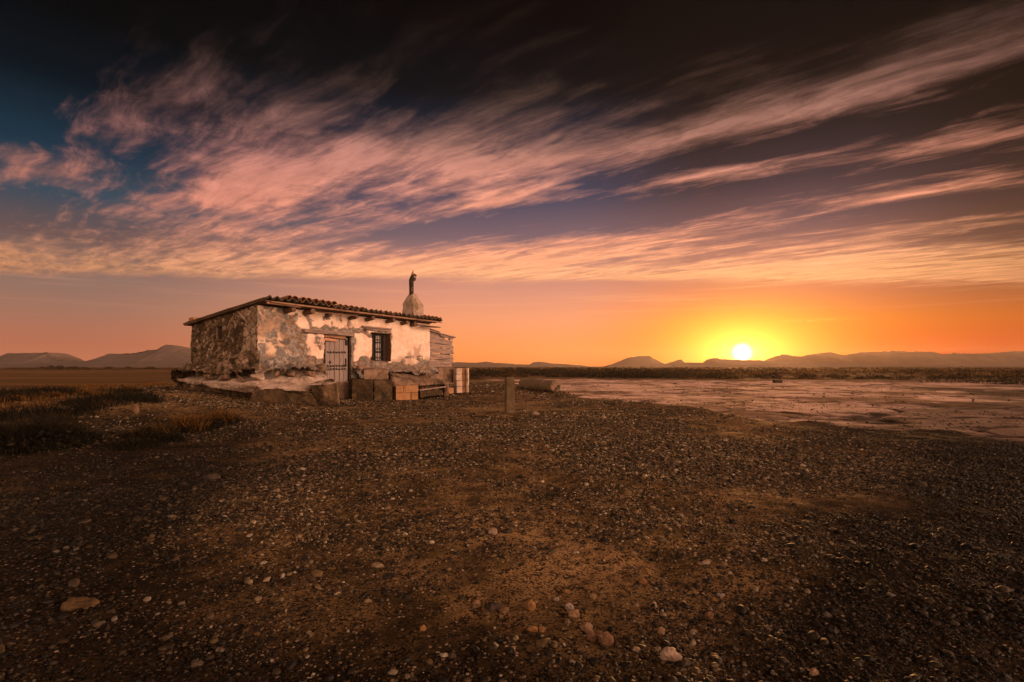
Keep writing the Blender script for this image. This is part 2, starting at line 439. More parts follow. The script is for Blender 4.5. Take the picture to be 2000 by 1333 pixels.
def build_ground():
    f0, f1 = R(-58), R(58)
    na, nb = 900, 90
    ang = np.concatenate([np.linspace(f0, f1, na), np.linspace(f1, f0 + 2 * np.pi, nb)[1:-1]])
    rad = np.concatenate([[0.02, .4, .8], np.geomspace(1.1, 26, 620), np.geomspace(26.6, 1075, 240)])
    A, RR = np.meshgrid(ang, rad)
    x, y = np.sin(A) * RR, np.cos(A) * RR
    z = gz(x, y)
    p = pale_amount(x, y)
    rn = np.abs(fbm(x * .16 + 3, y * .30, None, 3, 31) - .05)
    nd = (x + 9.4) * -.898 + (y - 9.4) * -.44
    field = ss(1.0, 3.0, nd) * ss(8, 12, y)
    far = ss(36, 48, y - 0 * x) * (1 - field)
    gravel = 1 - ss(-.10, .22, p)
    rn2 = np.abs(fbm(x * .11 + 9, y * .42, None, 4, 37)); track = np.maximum(ss(.10, .0, rn + .05 * fbm(x * 3, y * 3, None, 3, 8)), ss(.07, .0, rn2 + .05 * fbm(x * 4, y * 4, None, 3, 18))) * ss(0, .1, p)
    vignette = vignette_field(x, y)
    nr, nc = x.shape
    V = np.stack([x.ravel(), y.ravel(), z.ravel()], 1)
    idx = np.arange(nr * nc).reshape(nr, nc); nx = np.roll(idx, -1, 1)
    F = np.stack([idx[:-1].ravel(), idx[1:].ravel(), nx[1:].ravel(), nx[:-1].ravel()], 1)
    m, nt, b = mat_new("soil"); v = geopos(nt)
    N = lambda s, d=5, r=.6: noise(nt, v, s, d, r)
    ag, af, afar, at_ = attr(nt, 'gravelly'), attr(nt, 'field'), attr(nt, 'far'), attr(nt, 'track')
    n1, n2, n3, n4 = N(.55, 4), N(3.2, 5), N(17, 6, .7), N(95, 3)
    soil = mix(nt, (n2 * .6 + n3 * .4).step(.42, .58), (.070, .043, .016, 1), (.31, .185, .078, 1))
    soil = mix(nt, n1.step(.44, .62), soil, (.34, .205, .095, 1), 'MIX')
    soil = mix(nt, (n3 * .5 + n4 * .5).step(.47, .56), soil, (.028, .018, .010, 1))
    patch_vignette = (N(.20, 4, .6) - attr(nt, 'vignette') * .34).step(.16, .50, .10, 1.0)  # random dark patches plus a vignette painted into the soil colour
    soil = scale_col(nt, soil, patch_vignette)
    vo = nt.nodes.new('ShaderNodeTexVoronoi'); vo.inputs['Scale'].default_value = 55; nt.links.new(v, vo.inputs['Vector'])
    vd = E(nt, vo.outputs['Distance'])
    sepv = nt.nodes.new('ShaderNodeSeparateXYZ'); nt.links.new(vo.outputs['Color'], sepv.inputs[0])
    grit = ramp(nt, E(nt, sepv.outputs[0]), [(0, (.02, .013, .01)), (.5, (.07, .045, .03)), (.8, (.16, .10, .065)), (1, (.42, .31, .24))], srgb=False)
    gm = (E(nt, sepv.outputs[1])).step(.45, .5) * vd.step(.25, .42, 1.0, 0.0)
    soil = mix(nt, gm * .8, soil, grit)
    sx = nt.nodes.new('ShaderNodeSeparateXYZ'); nt.links.new(v, sx.inputs[0])
    pale = mix(nt, (N(1.1, 6, .65) * .6 + n3 * .4).step(.40, .62), (.82, .56, .48, 1), (.52, .34, .26, 1))
    pale = mix(nt, N(.28, 5, .65).step(.46, .60), pale, (.25, .15, .10, 1))
    str_ = noise(nt, vec(nt, E(nt, sx.outputs[0]) * .5, E(nt, sx.outputs[1]) * 2.4), 1.0, 6, .7)
    pale = mix(nt, str_.step(.56, .66) * .8, pale, (.085, .05, .032, 1))
    pale = mix(nt, (n3 * .5 + n2 * .5).step(.57, .66) * .7, pale, (.07, .042, .028, 1))
    cv = nt.nodes.new('ShaderNodeTexVoronoi'); cv.feature = 'DISTANCE_TO_EDGE'; cv.inputs['Scale'].default_value = .8; nt.links.new(add_col(nt, v, scale_col(nt, noise(nt, v, 1.5, 4, .6, color=True), .8)), cv.inputs['Vector'])
    crack = E(nt, cv.outputs['Distance']).step(.0, .05, 1.0, 0.0) * N(.3, 3).step(.42, .56)
    pale = mix(nt, crack * .85, pale, (.06, .035, .022, 1))
    pale = mix(nt, at_ * .9, pale, (.045, .026, .016, 1))
    pale = scale_col(nt, pale, attr(nt, 'vignette') * -.72 + 1.0)  # the same painted vignette darkens the mud colour
    col = mix(nt, (ag + (n2 - .5) * .5 + (n1 - .5) * .2).step(.3, .6), pale, soil)
    gold = mix(nt, (n2 * .3 + noise(nt, vec(nt, E(nt, sx.outputs[0]) * .02, E(nt, sx.outputs[1]) * .10), 1, 5) * .7).step(.4, .62), (.16, .082, .026, 1), (.075, .04, .015, 1))
    col = mix(nt, af, col, gold)
    col = mix(nt, afar, col, mix(nt, N(.12, 5).step(.42, .6), (.13, .07, .032, 1), (.05, .03, .016, 1)))
    nt.links.new(col, b.inputs['Base Color'])
    b.inputs['Roughness'].default_value = .95; b.inputs['Specular IOR Level'].default_value = .10
    bump(nt, b, n3 * .5 + n4 * .35 + vd * -.3 * gm, .9, .012)
    o = mesh_np('ground', V, F, m, attrs={'gravelly': gravel.ravel(), 'field': field.ravel(), 'far': far.ravel(), 'track': track.ravel(), 'vignette': vignette.ravel()})
    tag(o, kind='structure')
    return o
build_ground()

# ---------------------------------------------------------------- gravel: pebbles scattered over the soil
def pebble_material():
    m, nt, b = mat_new("pebble")
    oi = nt.nodes.new('ShaderNodeObjectInfo')
    rnd = E(nt, oi.outputs['Random'])
    c = ramp(nt, rnd, [(0, (.010, .008, .006)), (.35, (.024, .017, .011)), (.60, (.075, .050, .027)), (.78, (.16, .10, .045)), (.90, (.22, .16, .105)), (.97, (.34, .26, .185)), (1, (.50, .42, .34))], srgb=False)
    n = noise(nt, objco(nt), 2.5, 5, .6)
    wa = nt.nodes.new('ShaderNodeAttribute'); wa.attribute_type = 'INSTANCER'; wa.attribute_name = 'vignette_p'
    c = scale_col(nt, c, E(nt, wa.outputs['Fac']) * -.82 + 1.0)  # vignette painted into the pebble colour
    c = mix(nt, n.step(.35, .7), c, scale_col(nt, c, .55))
    nt.links.new(c, b.inputs['Base Color']); b.inputs['Roughness'].default_value = .65; b.inputs['Specular IOR Level'].default_value = .25
    return m
PEB = pebble_material()
def gravel():
    pts = []
    def band(r0, r1, dens, smin, smax, seed, a0=-54, a1=54):
        rs = np.random.RandomState(seed)
        n = int(dens * (r1 * r1 - r0 * r0) / 2 * R(a1 - a0))
        r = np.sqrt(rs.uniform(r0 * r0, r1 * r1, n)); t = rs.uniform(R(a0), R(a1), n)
        x, y = np.sin(t) * r, np.cos(t) * r
        cl = fbm(x * .55, y * .8, None, 4, 41) * .9 + fbm(x * 3.0, y * 3.0, None, 2, 43) * .35
        keep = rs.uniform(0, 1, n) < ss(-.95, .45, cl) * (1 - .96 * ss(-.12, .16, pale_amount(x, y)))
        nd = (x + 9.4) * -.898 + (y - 9.4) * -.44
        keep &= ~((nd > 1.0) & (y > 9))
        x, y = x[keep], y[keep]; n = len(x)
        s = smin * (smax / smin) ** (rs.uniform(0, 1, n) ** 2.6)
        pts.append((x, y, s))
    band(.95, 2.6, 9000, .0024, .0068, 1)
    band(.95, 5.0, 1100, .006, .016, 2)
    band(.95, 7.0, 60, .014, .026, 12)
    band(2.6, 5.5, 5000, .0035, .0085, 3)
    band(5.0, 9.5, 900, .008, .020, 4)
    band(5.0, 9.5, 1700, .005, .010, 5)
    band(9.5, 17, 600, .008, .024, 6)
    band(17, 30, 60, .015, .045, 7)
    x = np.concatenate([p[0] for p in pts]); y = np.concatenate([p[1] for p in pts]); s = np.concatenate([p[2] for p in pts])
    n = len(x)
    vignette_p = vignette_field(x, y)
    sc = np.stack([s * RS.uniform(.8, 1.5, n), s * RS.uniform(.7, 1.1, n), s * RS.uniform(.4, .75, n)], 1)
    z = gz(x, y) + sc[:, 2] * .45
    rot = np.stack([RS.normal(0, .22, n), RS.normal(0, .22, n), RS.uniform(0, 6.28, n)], 1)
    print('pebbles', n)
    o = mesh_np('gravel', np.stack([x, y, z], 1), np.zeros((0, 3)), None, attrs={'scl': sc, 'rot': rot, 'vignette_p': vignette_p})
    tag(o, 'mixed brown and grey gravel strewn over the bare soil', 'gravel', kind='stuff')
    ng = bpy.data.node_groups.new('gravel_scatter', 'GeometryNodeTree')
    ng.interface.new_socket(name='Geometry', in_out='INPUT', socket_type='NodeSocketGeometry')
    ng.interface.new_socket(name='Geometry', in_out='OUTPUT', socket_type='NodeSocketGeometry')
    N = ng.nodes.new; L = ng.links.new
    gi, go = N('NodeGroupInput'), N('NodeGroupOutput')
    join = N('GeometryNodeJoinGeometry')
    for k in range(4):
        ico = N('GeometryNodeMeshIcoSphere'); ico.inputs['Radius'].default_value = 1.0; ico.inputs['Subdivisions'].default_value = 3
        nz = N('ShaderNodeTexNoise'); nz.noise_dimensions = '3D'; nz.inputs['Scale'].default_value = .75 + .1 * k
        nz.inputs['Detail'].default_value = 2.0
        pos = N('GeometryNodeInputPosition')
        off = N('ShaderNodeVectorMath'); off.operation = 'ADD'; off.inputs[1].default_value = (7.3 * k, 3.1 * k, 1.7 * k)
        L(pos.outputs[0], off.inputs[0]); L(off.outputs[0], nz.inputs['Vector'])
        sub = N('ShaderNodeVectorMath'); sub.operation = 'SUBTRACT'; sub.inputs[1].default_value = (.5, .5, .5)
        L(nz.outputs['Color'], sub.inputs[0])
        sca = N('ShaderNodeVectorMath'); sca.operation = 'SCALE'; sca.inputs[3].default_value = 1.5 if k % 2 else 1.0
        L(sub.outputs[0], sca.inputs[0])
        sp = N('GeometryNodeSetPosition'); L(ico.outputs[0], sp.inputs[0]); L(sca.outputs[0], sp.inputs['Offset'])
        sm = N('GeometryNodeSetShadeSmooth'); L(sp.outputs[0], sm.inputs[0])
        mt = N('GeometryNodeSetMaterial'); mt.inputs['Material'].default_value = PEB; L(sm.outputs[0], mt.inputs[0])
        gti = N('GeometryNodeGeometryToInstance'); L(mt.outputs[0], gti.inputs[0]); L(gti.outputs[0], join.inputs[0])
    iop = N('GeometryNodeInstanceOnPoints'); iop.inputs['Pick Instance'].default_value = True
    L(gi.outputs[0], iop.inputs['Points']); L(join.outputs[0], iop.inputs['Instance'])
    ri = N('FunctionNodeRandomValue'); ri.data_type = 'INT'; ri.inputs[4].default_value = 0; ri.inputs[5].default_value = 3
    L(ri.outputs[2], iop.inputs['Instance Index'])
    for nm, sk in (('scl', 'Scale'), ('rot', 'Rotation')):
        na_ = N('GeometryNodeInputNamedAttribute'); na_.data_type = 'FLOAT_VECTOR'; na_.inputs[0].default_value = nm
        if sk == 'Rotation':
            e = N('FunctionNodeEulerToRotation'); L(na_.outputs[0], e.inputs[0]); L(e.outputs[0], iop.inputs[sk])
        else: L(na_.outputs[0], iop.inputs[sk])
    L(iop.outputs[0], go.inputs[0])
    md = o.modifiers.new('scatter', 'NODES'); md.node_group = ng
gravel()

# ---------------------------------------------------------------- hills and mesas
def rock_mat(name, c1, c2):
    m, nt, b = mat_new(name); v = geopos(nt)
    sx = nt.nodes.new('ShaderNodeSeparateXYZ'); nt.links.new(v, sx.inputs[0])
    n = noise(nt, v, .06, 6, .6)
    st = noise(nt, vec(nt, E(nt, sx.outputs[0]) * .01, 0.0, E(nt, sx.outputs[2]) * .6 + n * 2), 1.0, 3)
    nt.links.new(mix(nt, (st * .5 + n * .5).step(.4, .6), tuple(c1) + (1,), tuple(c2) + (1,)), b.inputs['Base Color'])
    b.inputs['Roughness'].default_value = .95
    return m
HILLM = rock_mat("hill_rock", (.12, .085, .08), (.085, .062, .058))  # greyed tone puts part of the distance haze into the rock
def hill(name, prof, D, depth, label_seed, zf=-.5, amp=.012):
    """ridge whose crest follows a height profile (px, py) at distance D; talus in front, plateau, slope behind"""
    px = np.array([p[0] for p in prof], float); py = np.array([p[1] for p in prof], float)
    xs = np.linspace(px[0], px[-1], 360)
    h = (715 - np.interp(xs, px, py)) / 1000 * D + 1.0
    h = h + fbm(xs * .12, xs * 0, None, 4, label_seed) * D * .0005
    crossx = np.array([-1.0, -.85, -.7, -.55, -.42, -.3, -.2, -.12, -.06, -.03, 0, .15, .4, .7, 1.0])
    crossh = np.array([0, .05, .12, .22, .36, .52, .68, .80, .88, .93, 1.0, 1.0, .96, .6, 0])
    crossx = np.interp(np.linspace(0, 14, 57), np.arange(15), crossx); crossh = np.interp(np.linspace(0, 14, 57), np.arange(15), crossh)
    XX, CX = np.meshgrid(xs, crossx); HH, CH = np.meshgrid(h, crossh)
    yy = D + CX * depth * (1 + 0 * XX)
    x = (XX - 1000) / 1000 * D
    gul = fbm(x * 30 / D * 2, yy * 12 / D * 2, None, 4, label_seed + 3)
    fr = np.clip(1 - np.abs(CX) * 1.0, 0, 1) * (CX < -.02)
    yy = yy + gul * depth * .10 * fr
    z = zf + (HH - zf) * CH * (1 + gul * .16 * fr * (CH < .95))
    nr, nc = x.shape
    idx = np.arange(nr * nc).reshape(nr, nc)
    F = np.stack([idx[:-1, :-1].ravel(), idx[:-1, 1:].ravel(), idx[1:, 1:].ravel(), idx[1:, :-1].ravel()], 1)
    o = mesh_np(name, np.stack([x.ravel(), yy.ravel(), z.ravel()], 1), F, HILLM)
    tag(o, kind='structure'); return o
hill('mesa', [(-160, 714), (-60, 705), (0, 697), (11, 695), (13, 690.5), (92, 689.5), (94, 695), (110, 702.5), (140, 706), (175, 708.5), (190, 716)], 620, 70, 3)
hill('hill', [(120, 716), (176, 705.5), (184, 702), (206, 695), (209, 691.5), (262, 691), (272, 688.5), (290, 685), (305, 683.5), (317, 677), (325, 673.8), (336, 675.5), (356, 685), (372, 694), (400, 703), (440, 709), (500, 716)], 640, 80, 8)
hill('hill', [(700, 716), (850, 710), (900, 708), (930, 709), (950, 706.8), (966, 709), (1000, 711), (1034, 713), (1042, 708), (1062, 707), (1080, 710), (1120, 713), (1150, 716)], 900, 60, 12)
hill('mesa', [(1185, 716), (1200, 711), (1226, 699.5), (1240, 697.5), (1268, 697), (1291, 708), (1300, 712), (1322, 706), (1331, 702.5), (1336, 708), (1380, 709), (1388, 702), (1394, 700.5), (1420, 702.5), (1470, 704), (1530, 706), (1600, 709), (1680, 713), (1720, 716)], 760, 40, 15)
HILLM = rock_mat('far_hazy_rock', (.14, .075, .04), (.10, .055, .03))  # orange tint puts the haze over the far range into the rock
hill('mesa', [(1450, 716), (1505, 704), (1530, 694.5), (1552, 696), (1575, 698), (1592, 692), (1622, 688.5), (1640, 692), (1656, 695), (1680, 690), (1702, 688), (1818, 688), (1840, 692), (1950, 690.5), (1980, 686.5), (2060, 685), (2200, 686), (2300, 700), (2350, 716)], 930, 70, 21)

# ================================================================ THE HUT
HA = R(60.1); HX, HY = -5.99, 12.10
hut = empty('stone_hut', (HX, HY, 0), HA)
tag(hut, 'crumbling whitewashed stone hut with tiled lean roof, plank door and soot-black chimney pot', 'hut')
hc, hs = math.cos(HA), math.sin(HA)
def L(p):
    """world -> hut coordinates (x along the facade, y into the hut)"""
    x, y = p[0] - HX, p[1] - HY
    return (x * hc + y * hs, -x * hs + y * hc, p[2])
def P(px, py, d): return L(at(px, py, d))
def fs(px, ly=0.0):
    """distance along the facade, at offset ly, of the vertical line seen at px"""
    u = (px - 1000) / 1000; ox, oy = HX - hs * ly, HY + hc * ly
    return (ox - u * oy) / (u * hs - hc)
def fdep(s, ly=0.0): return HY + hc * ly + hs * s
def fz(px, py, ly=0.0): return 1 + (715 - py) / 1000 * fdep(fs(px, ly), ly)
def roofz(q): return 2.585 - .135 * (q + .42)
LEN, DEP = 6.28, 2.83

def wall_mat(name, dark=False):
    m, nt, b = mat_new(name); v = objco(nt)
    pl, ed, tn, pm = attr(nt, 'plaster'), attr(nt, 'edge'), attr(nt, 'tone'), attr(nt, 'mortar')
    n1, n2, n3 = noise(nt, v, 1.7, 6, .65), noise(nt, v, 9, 6, .65), noise(nt, v, 42, 5, .6)
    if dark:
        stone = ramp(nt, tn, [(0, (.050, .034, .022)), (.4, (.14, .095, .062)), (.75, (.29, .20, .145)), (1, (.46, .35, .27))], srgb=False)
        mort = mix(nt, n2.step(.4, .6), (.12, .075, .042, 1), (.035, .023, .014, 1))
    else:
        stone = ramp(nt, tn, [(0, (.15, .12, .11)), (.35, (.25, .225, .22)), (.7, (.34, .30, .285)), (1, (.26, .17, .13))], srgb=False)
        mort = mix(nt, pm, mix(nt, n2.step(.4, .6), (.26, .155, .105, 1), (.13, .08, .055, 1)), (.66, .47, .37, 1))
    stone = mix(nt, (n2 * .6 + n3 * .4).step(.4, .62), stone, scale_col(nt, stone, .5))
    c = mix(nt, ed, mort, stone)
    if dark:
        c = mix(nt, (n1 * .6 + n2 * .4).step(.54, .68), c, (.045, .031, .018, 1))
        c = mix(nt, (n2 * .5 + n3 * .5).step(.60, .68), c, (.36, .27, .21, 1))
    plc = mix(nt, (n1 * .5 + n2 * .5).step(.42, .60), (.80, .61, .53, 1), (.66, .46, .38, 1))
    sx = nt.nodes.new('ShaderNodeSeparateXYZ'); nt.links.new(v, sx.inputs[0])
    streak = noise(nt, vec(nt, E(nt, sx.outputs[0]) * 9, 0.0, E(nt, sx.outputs[2]) * .9), 1.0, 5, .7)
    plc = mix(nt, streak.step(.54, .72) * .6, plc, (.50, .33, .25, 1))
    plc = mix(nt, attr(nt, 'worn') * .85, plc, (.42, .29, .24, 1))
    plc = mix(nt, n3.step(.64, .70) * .8, plc, (.26, .17, .12, 1))
    c = mix(nt, pl, c, plc)
    nt.links.new(c, b.inputs['Base Color']); b.inputs['Roughness'].default_value = .92; b.inputs['Specular IOR Level'].default_value = .15
    bump(nt, b, n3 * .6 + n2 * .4, .8, .012)
    return m
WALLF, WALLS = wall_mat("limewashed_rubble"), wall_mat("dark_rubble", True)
CONC = rough_mat("weathered_concrete", (.26, .165, .12), (.10, .064, .042), 3.5, c3=(.04, .027, .017), bd=.015)
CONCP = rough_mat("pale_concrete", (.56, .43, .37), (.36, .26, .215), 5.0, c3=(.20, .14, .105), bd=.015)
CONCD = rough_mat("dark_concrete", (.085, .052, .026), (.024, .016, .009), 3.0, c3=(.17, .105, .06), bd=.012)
CLAY = rough_mat("hollow_brick", (.38, .20, .10), (.28, .135, .065), 7.0, c3=(.22, .11, .055), bd=.006)
PLANK = rough_mat("grey_plank", (.36, .26, .235), (.20, .14, .125), 4.0, c3=(.11, .075, .065), bd=.006, stretch=(.8, 6, 9))
PLANKV = rough_mat("grey_door_plank", (.31, .245, .235), (.19, .145, .14), 4.0, c3=(.16, .115, .10), bd=.006, stretch=(9, 6, .8))
WOOD = rough_mat("worn_brown_wood", (.20, .115, .075), (.09, .05, .032), 5.0, c3=(.06, .035, .024), bd=.008, stretch=(1, 7, 7))  # tone deepened to put the shade under the eaves into the wood
WOODR = rough_mat("reddish_board", (.52, .27, .18), (.36, .17, .11), 5.0, c3=(.2, .1, .06), bd=.006, stretch=(1, 7, 7))
BLACKW = rough_mat("black_wood", (.020, .014, .012), (.045, .028, .02), 9.0, bd=.008)  # also colours the dark panels set in the openings
TILE = rough_mat("mossy_roof_tile", (.10, .060, .034), (.048, .032, .018), 5.0, c3=(.17, .085, .045), bd=.01)
TILER = rough_mat("red_roof_tile", (.32, .125, .075), (.17, .06, .036), 6.0, c3=(.14, .06, .035), bd=.01)
IRON = rough_mat("black_iron", (.012, .010, .009), (.03, .018, .014), 12.0, rough=.6, bd=.002)

def box_mask(s, z, s0, s1, z0, z1, soft=.06):
    return ss(s0 - soft, s0 + soft, s) * ss(s1 + soft, s1 - soft, s) * ss(z0 - soft, z0 + soft, z) * ss(z1 + soft, z1 - soft, z)
def front_fields(s, z):
    wn = fbm(s * 3.1, z * 3.1, None, 4, 201) * .10; wm = fbm(s * 3.1, z * 3.1, None, 4, 207) * .10
    a_, c_ = s + wn, z + wm
    pl = np.maximum.reduce([
        box_mask(a_, c_, .72, 9, 2.02, 3), box_mask(a_, c_, 1.36, 1.83, 1.17, 1.86),
        box_mask(a_, c_, 2.92, 3.66, 1.18, 1.90), box_mask(a_, c_, 4.38, 9, 1.07, 3)])
    pl = pl * (1 - box_mask(a_, c_, .70, .98, 1.92, 2.22, .05))
    pl = pl * (1 - box_mask(a_, c_, 2.9, 4.32, 1.90, 2.04, .03))
    worn = np.maximum.reduce([box_mask(s + wn * 1.2, z + wm * 1.4, 5.05, 5.42, 1.0, 1.45, .05), box_mask(s + wn, z + wm * 1.4, 5.55, 5.78, 1.25, 1.62, .05), box_mask(s, z + wm * 1.6, 4.4, 6.3, .9, 1.16, .08) * .9, ss(.25, .6, fbm(s * 3, z * 3, None, 4, 271)) * ss(4.6, 3.6, s) * .8])
    fl = fbm(s * 7, z * 7, None, 4, 230)
    pl = pl * (1 - .9 * ss(.55, .8, fl) * ss(4.4, 1.5, s))
    pl = pl * (1 - .9 * ss(.2, .6, fl) * box_mask(s, z, 4.9, 6.4, .9, 1.35, .15))
    pl = pl * (1 - .9 * ss(.25, .5, fl) * box_mask(s, z, 1.2, 2.2, 2.05, 2.35, .1))
    pl = ss(.42, .56, pl)
    # big flat stones at the corner, small rubble elsewhere
    big = ss(1.15, .95, s - (z - 1.3) * -.35 + wn)
    w5 = fbm(s * 5, z * 5, None, 4, 263) * .07; f1, f2, idv = voronoi((s + wn + w5) * 3.6, (z + wm - w5) * 3.3, 3)
    g1, g2, idw = voronoi((s + wn * .4) * 6.5, (z + wm * .4) * 8, 7)
    ed = np.where(big > .5, ss(.03, .16, f2 - f1) * ss(.75, .2, fbm(s * 3.5, z * 3.5, None, 3, 266)), ss(.04, .22, g2 - g1))
    tn = np.where(big > .5, .05 + .85 * idv, .2 + .8 * idw)
    mort = np.clip(big * ss(1.15, 1.35, z) + .0, 0, 1) * (.35 + .65 * ss(-.3, .3, fbm(s * 2, z * 2, None, 3, 244)))
    bulge = np.where(big > .5, ss(0, .22, f2 - f1) * .030, ss(0, .3, g2 - g1) * .032)
    disp = bulge * (1 - pl) + pl * .045 + fbm(s * 2, z * 2, None, 4, 251) * .018 + fbm(s * 14, z * 14, None, 3, 255) * .006 * (1 - pl * .6)
    return disp, dict(plaster=pl, edge=ed, tone=tn, mortar=mort, worn=worn)
def side_fields(s, z):
    wn = fbm(s * 4, z * 4, None, 4, 301) * .09
    f1, f2, idv = voronoi((s + wn) * 4.2, (z + wn) * 4.6, 13)
    g1, g2, idw = voronoi((s + wn) * 9, (z - wn) * 10, 17)
    near = ss(1.0, .55, s + fbm(s * 2, z * 2, None, 2, 320) * .3)          # squared stones by the corner
    ed = np.where(near > .5, ss(.03, .14, f2 - f1), ss(.05, .3, g2 - g1))
    tn = np.where(near > .5, .62 + .38 * idv, idw * .95)
    disp = np.where(near > .5, ss(0, .2, f2 - f1) * .035, ss(0, .35, g2 - g1) * .03) + fbm(s * 2, z * 2, None, 4, 311) * .03 + fbm(s * 12, z * 12, None, 3, 315) * .012
    return disp, dict(plaster=np.zeros_like(s), edge=ed, tone=tn, mortar=near * .2)
def relief(name, o, ex, nrm, length, hfun, fields, mat, holes=(), step=.02, z0=-.1, parent=hut, s_start=0.0):
    ns, nz = int((length - s_start) / step) + 1, int(2.7 / step) + 1
    s = np.linspace(s_start, length, ns); f = np.linspace(0, 1, nz)
    Sg, Fg = np.meshgrid(s, f); Zg = z0 + Fg * (hfun(Sg) - z0)
    d, at_ = fields(Sg, Zg)
    V = np.array(o)[None, None] + Sg[..., None] * np.array(ex) + d[..., None] * np.array(nrm) + Zg[..., None] * np.array((0, 0, 1.0))
    idx = np.arange(ns * nz).reshape(nz, ns)
    F = np.stack([idx[:-1, :-1], idx[:-1, 1:], idx[1:, 1:], idx[1:, :-1]], -1).reshape(-1, 4)
    sc = (Sg[:-1, :-1] + Sg[1:, 1:]).ravel() / 2; zc_ = (Zg[:-1, :-1] + Zg[1:, 1:]).ravel() / 2
    keep = np.ones(len(F), bool)
    for (a0, a1, b0, b1) in holes: keep &= ~((sc > a0) & (sc < a1) & (zc_ > b0) & (zc_ < b1))
    return mesh_np(name, V.reshape(-1, 3), F[keep], mat, parent, attrs={k: v.ravel() for k, v in at_.items()})

DOOR = (1.88, 2.82, -.12, 1.83); WIN = (3.60, 4.40, 1.13, 1.99); SWIN = (1.45, 1.78, 1.67, 2.0)
front = relief('front_wall', (0, 0, 0), (1, 0, 0), (0, -1, 0), LEN, lambda s: roofz(0) - .10 + 0 * s, front_fields, WALLF, [DOOR, WIN], s_start=-.05)
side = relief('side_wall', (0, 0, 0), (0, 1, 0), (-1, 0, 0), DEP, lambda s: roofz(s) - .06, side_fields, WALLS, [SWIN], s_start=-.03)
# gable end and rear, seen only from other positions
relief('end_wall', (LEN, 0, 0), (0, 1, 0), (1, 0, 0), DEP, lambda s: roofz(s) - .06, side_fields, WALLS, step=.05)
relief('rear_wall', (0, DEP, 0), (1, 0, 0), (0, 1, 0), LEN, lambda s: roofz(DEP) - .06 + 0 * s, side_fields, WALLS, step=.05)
# corner quoin where the two faces meet
def reveal(name, s0, s1, z0, z1, mat, side_=False, th=.34, t=.05, sill=True):
    bm = bmesh.new()
    def bx(a0, a1, b0, b1, c0, c1):
        if side_: add_box(bm, ((b0 + b1) / 2, (a0 + a1) / 2, (c0 + c1) / 2), (b1 - b0, a1 - a0, c1 - c0), cuts=3)
        else: add_box(bm, ((a0 + a1) / 2, (b0 + b1) / 2, (c0 + c1) / 2), (a1 - a0, b1 - b0, c1 - c0), cuts=3)
    y0 = -.012
    bx(s0 - t, s0, y0, th, z0 - t, z1 + t); bx(s1, s1 + t, y0, th, z0 - t, z1 + t)
    bx(s0 + .001, s1 - .001, y0 + .002, th, z1, z1 + t)
    if sill: bx(s0 + .001, s1 - .001, y0 - .02, th, z0 - t, z0)
    jitter(bm, .006, 9, 4)
    return from_bm(name, bm, mat, hut)
reveal('door_reveal', *DOOR, CONC, sill=False)
reveal('window_reveal', *WIN, WOOD)
reveal('side_window_reveal', *SWIN, WALLS, True)
bm = bmesh.new()
add_box(bm, (.09, (SWIN[0] + SWIN[1]) / 2, (SWIN[2] + SWIN[3]) / 2), (.03, .36, .36)); 
sh = from_bm('side_window_dark', bm, BLACKW, hut)  # dark panel stands for the shade inside the opening
bm = bmesh.new(); add_box(bm, (.045, SWIN[1] - .015, 1.835), (.05, .03, .33)); from_bm('side_window_jamb', bm, PLANK, hut)

# ---- door
door = None
bm = bmesh.new(); x = 1.97; k = 0
rs = np.random.RandomState(5)
widths = [.15, .165, .16, .155, .15]
for w_ in widths:
    add_box(bm, (x + w_ / 2, .055 + rs.uniform(-.004, .004), 1.17 + rs.uniform(-.01, .0)), (w_ - .012, .03, 1.24 + rs.uniform(-.02, .02)), bevel=.003, cuts=2); x += w_
jitter(bm, .003, 14)
door = from_bm('door', bm, PLANKV, hut)
for z in (1.755, 1.375, 1.0, .91):
    bm = bmesh.new()
    for i in range(7):
        add_box(bm, (2.05 + i * .098, .030, z + rs.uniform(-.006, .006)), (.070, .018, .042), ry=.45, bevel=.004)
    from_bm('stud_row', bm, IRON, door)
bm = bmesh.new()
add_box(bm, (2.64, .025, 1.02), (.13, .025, .035), bevel=.004); add_box(bm, (2.665, .02, 1.10), (.03, .03, .22), bevel=.004)
from_bm('latch', bm, IRON, door)
bm = bmesh.new(); add_box(bm, (2.69, .03, 1.66), (.09, .02, .16), bevel=.004)
from_bm('door_hole_patch', bm, IRON, door)  # dark plate paints the shade of a square hole in the door
bm = bmesh.new()
add_box(bm, (2.12, .03, 1.10), (.03, .02, .09), bevel=.003); add_box(bm, (2.12, .028, 1.10), (.08, .02, .03), bevel=.003)
from_bm('keyhole_plate', bm, IRON, door)
bm = bmesh.new()
beam(bm, (1.90, .03, 1.815), (2.66, .025, 1.80), .03, .075, bevel=.006); beam(bm, (1.84, -.045, 1.715), (2.34, .02, 1.70), .03, .07, bevel=.006)
jitter(bm, .004, 8); from_bm('nailed_board', bm, WOODR, door)
bm = bmesh.new()
add_box(bm, (1.905, .20, .9), (.05, .12, 1.86), bevel=.006, cuts=2); add_box(bm, (2.795, .06, 1.2), (.045, .12, 1.26), bevel=.006, cuts=2); add_box(bm, (2.35, .2, 1.80), (.84, .1, .05), bevel=.006)
from_bm('door_frame', bm, BLACKW, hut)
hull('door_threshold', [(1.9, .12, -.1), (2.82, .12, -.1), (1.9, .01, -.1), (2.81, .01, -.1), (1.9, .12, .555), (2.82, .12, .555), (1.9, .02, .555), (2.81, .02, .555)], CONC, hut, .1, .006, 5, .012)
bm = bmesh.new()
add_box(bm, ((fs(590) + fs(688)) / 2, -.035, 1.895), (fs(688) - fs(590), .16, .095), bevel=.014, cuts=4, ry=.018)
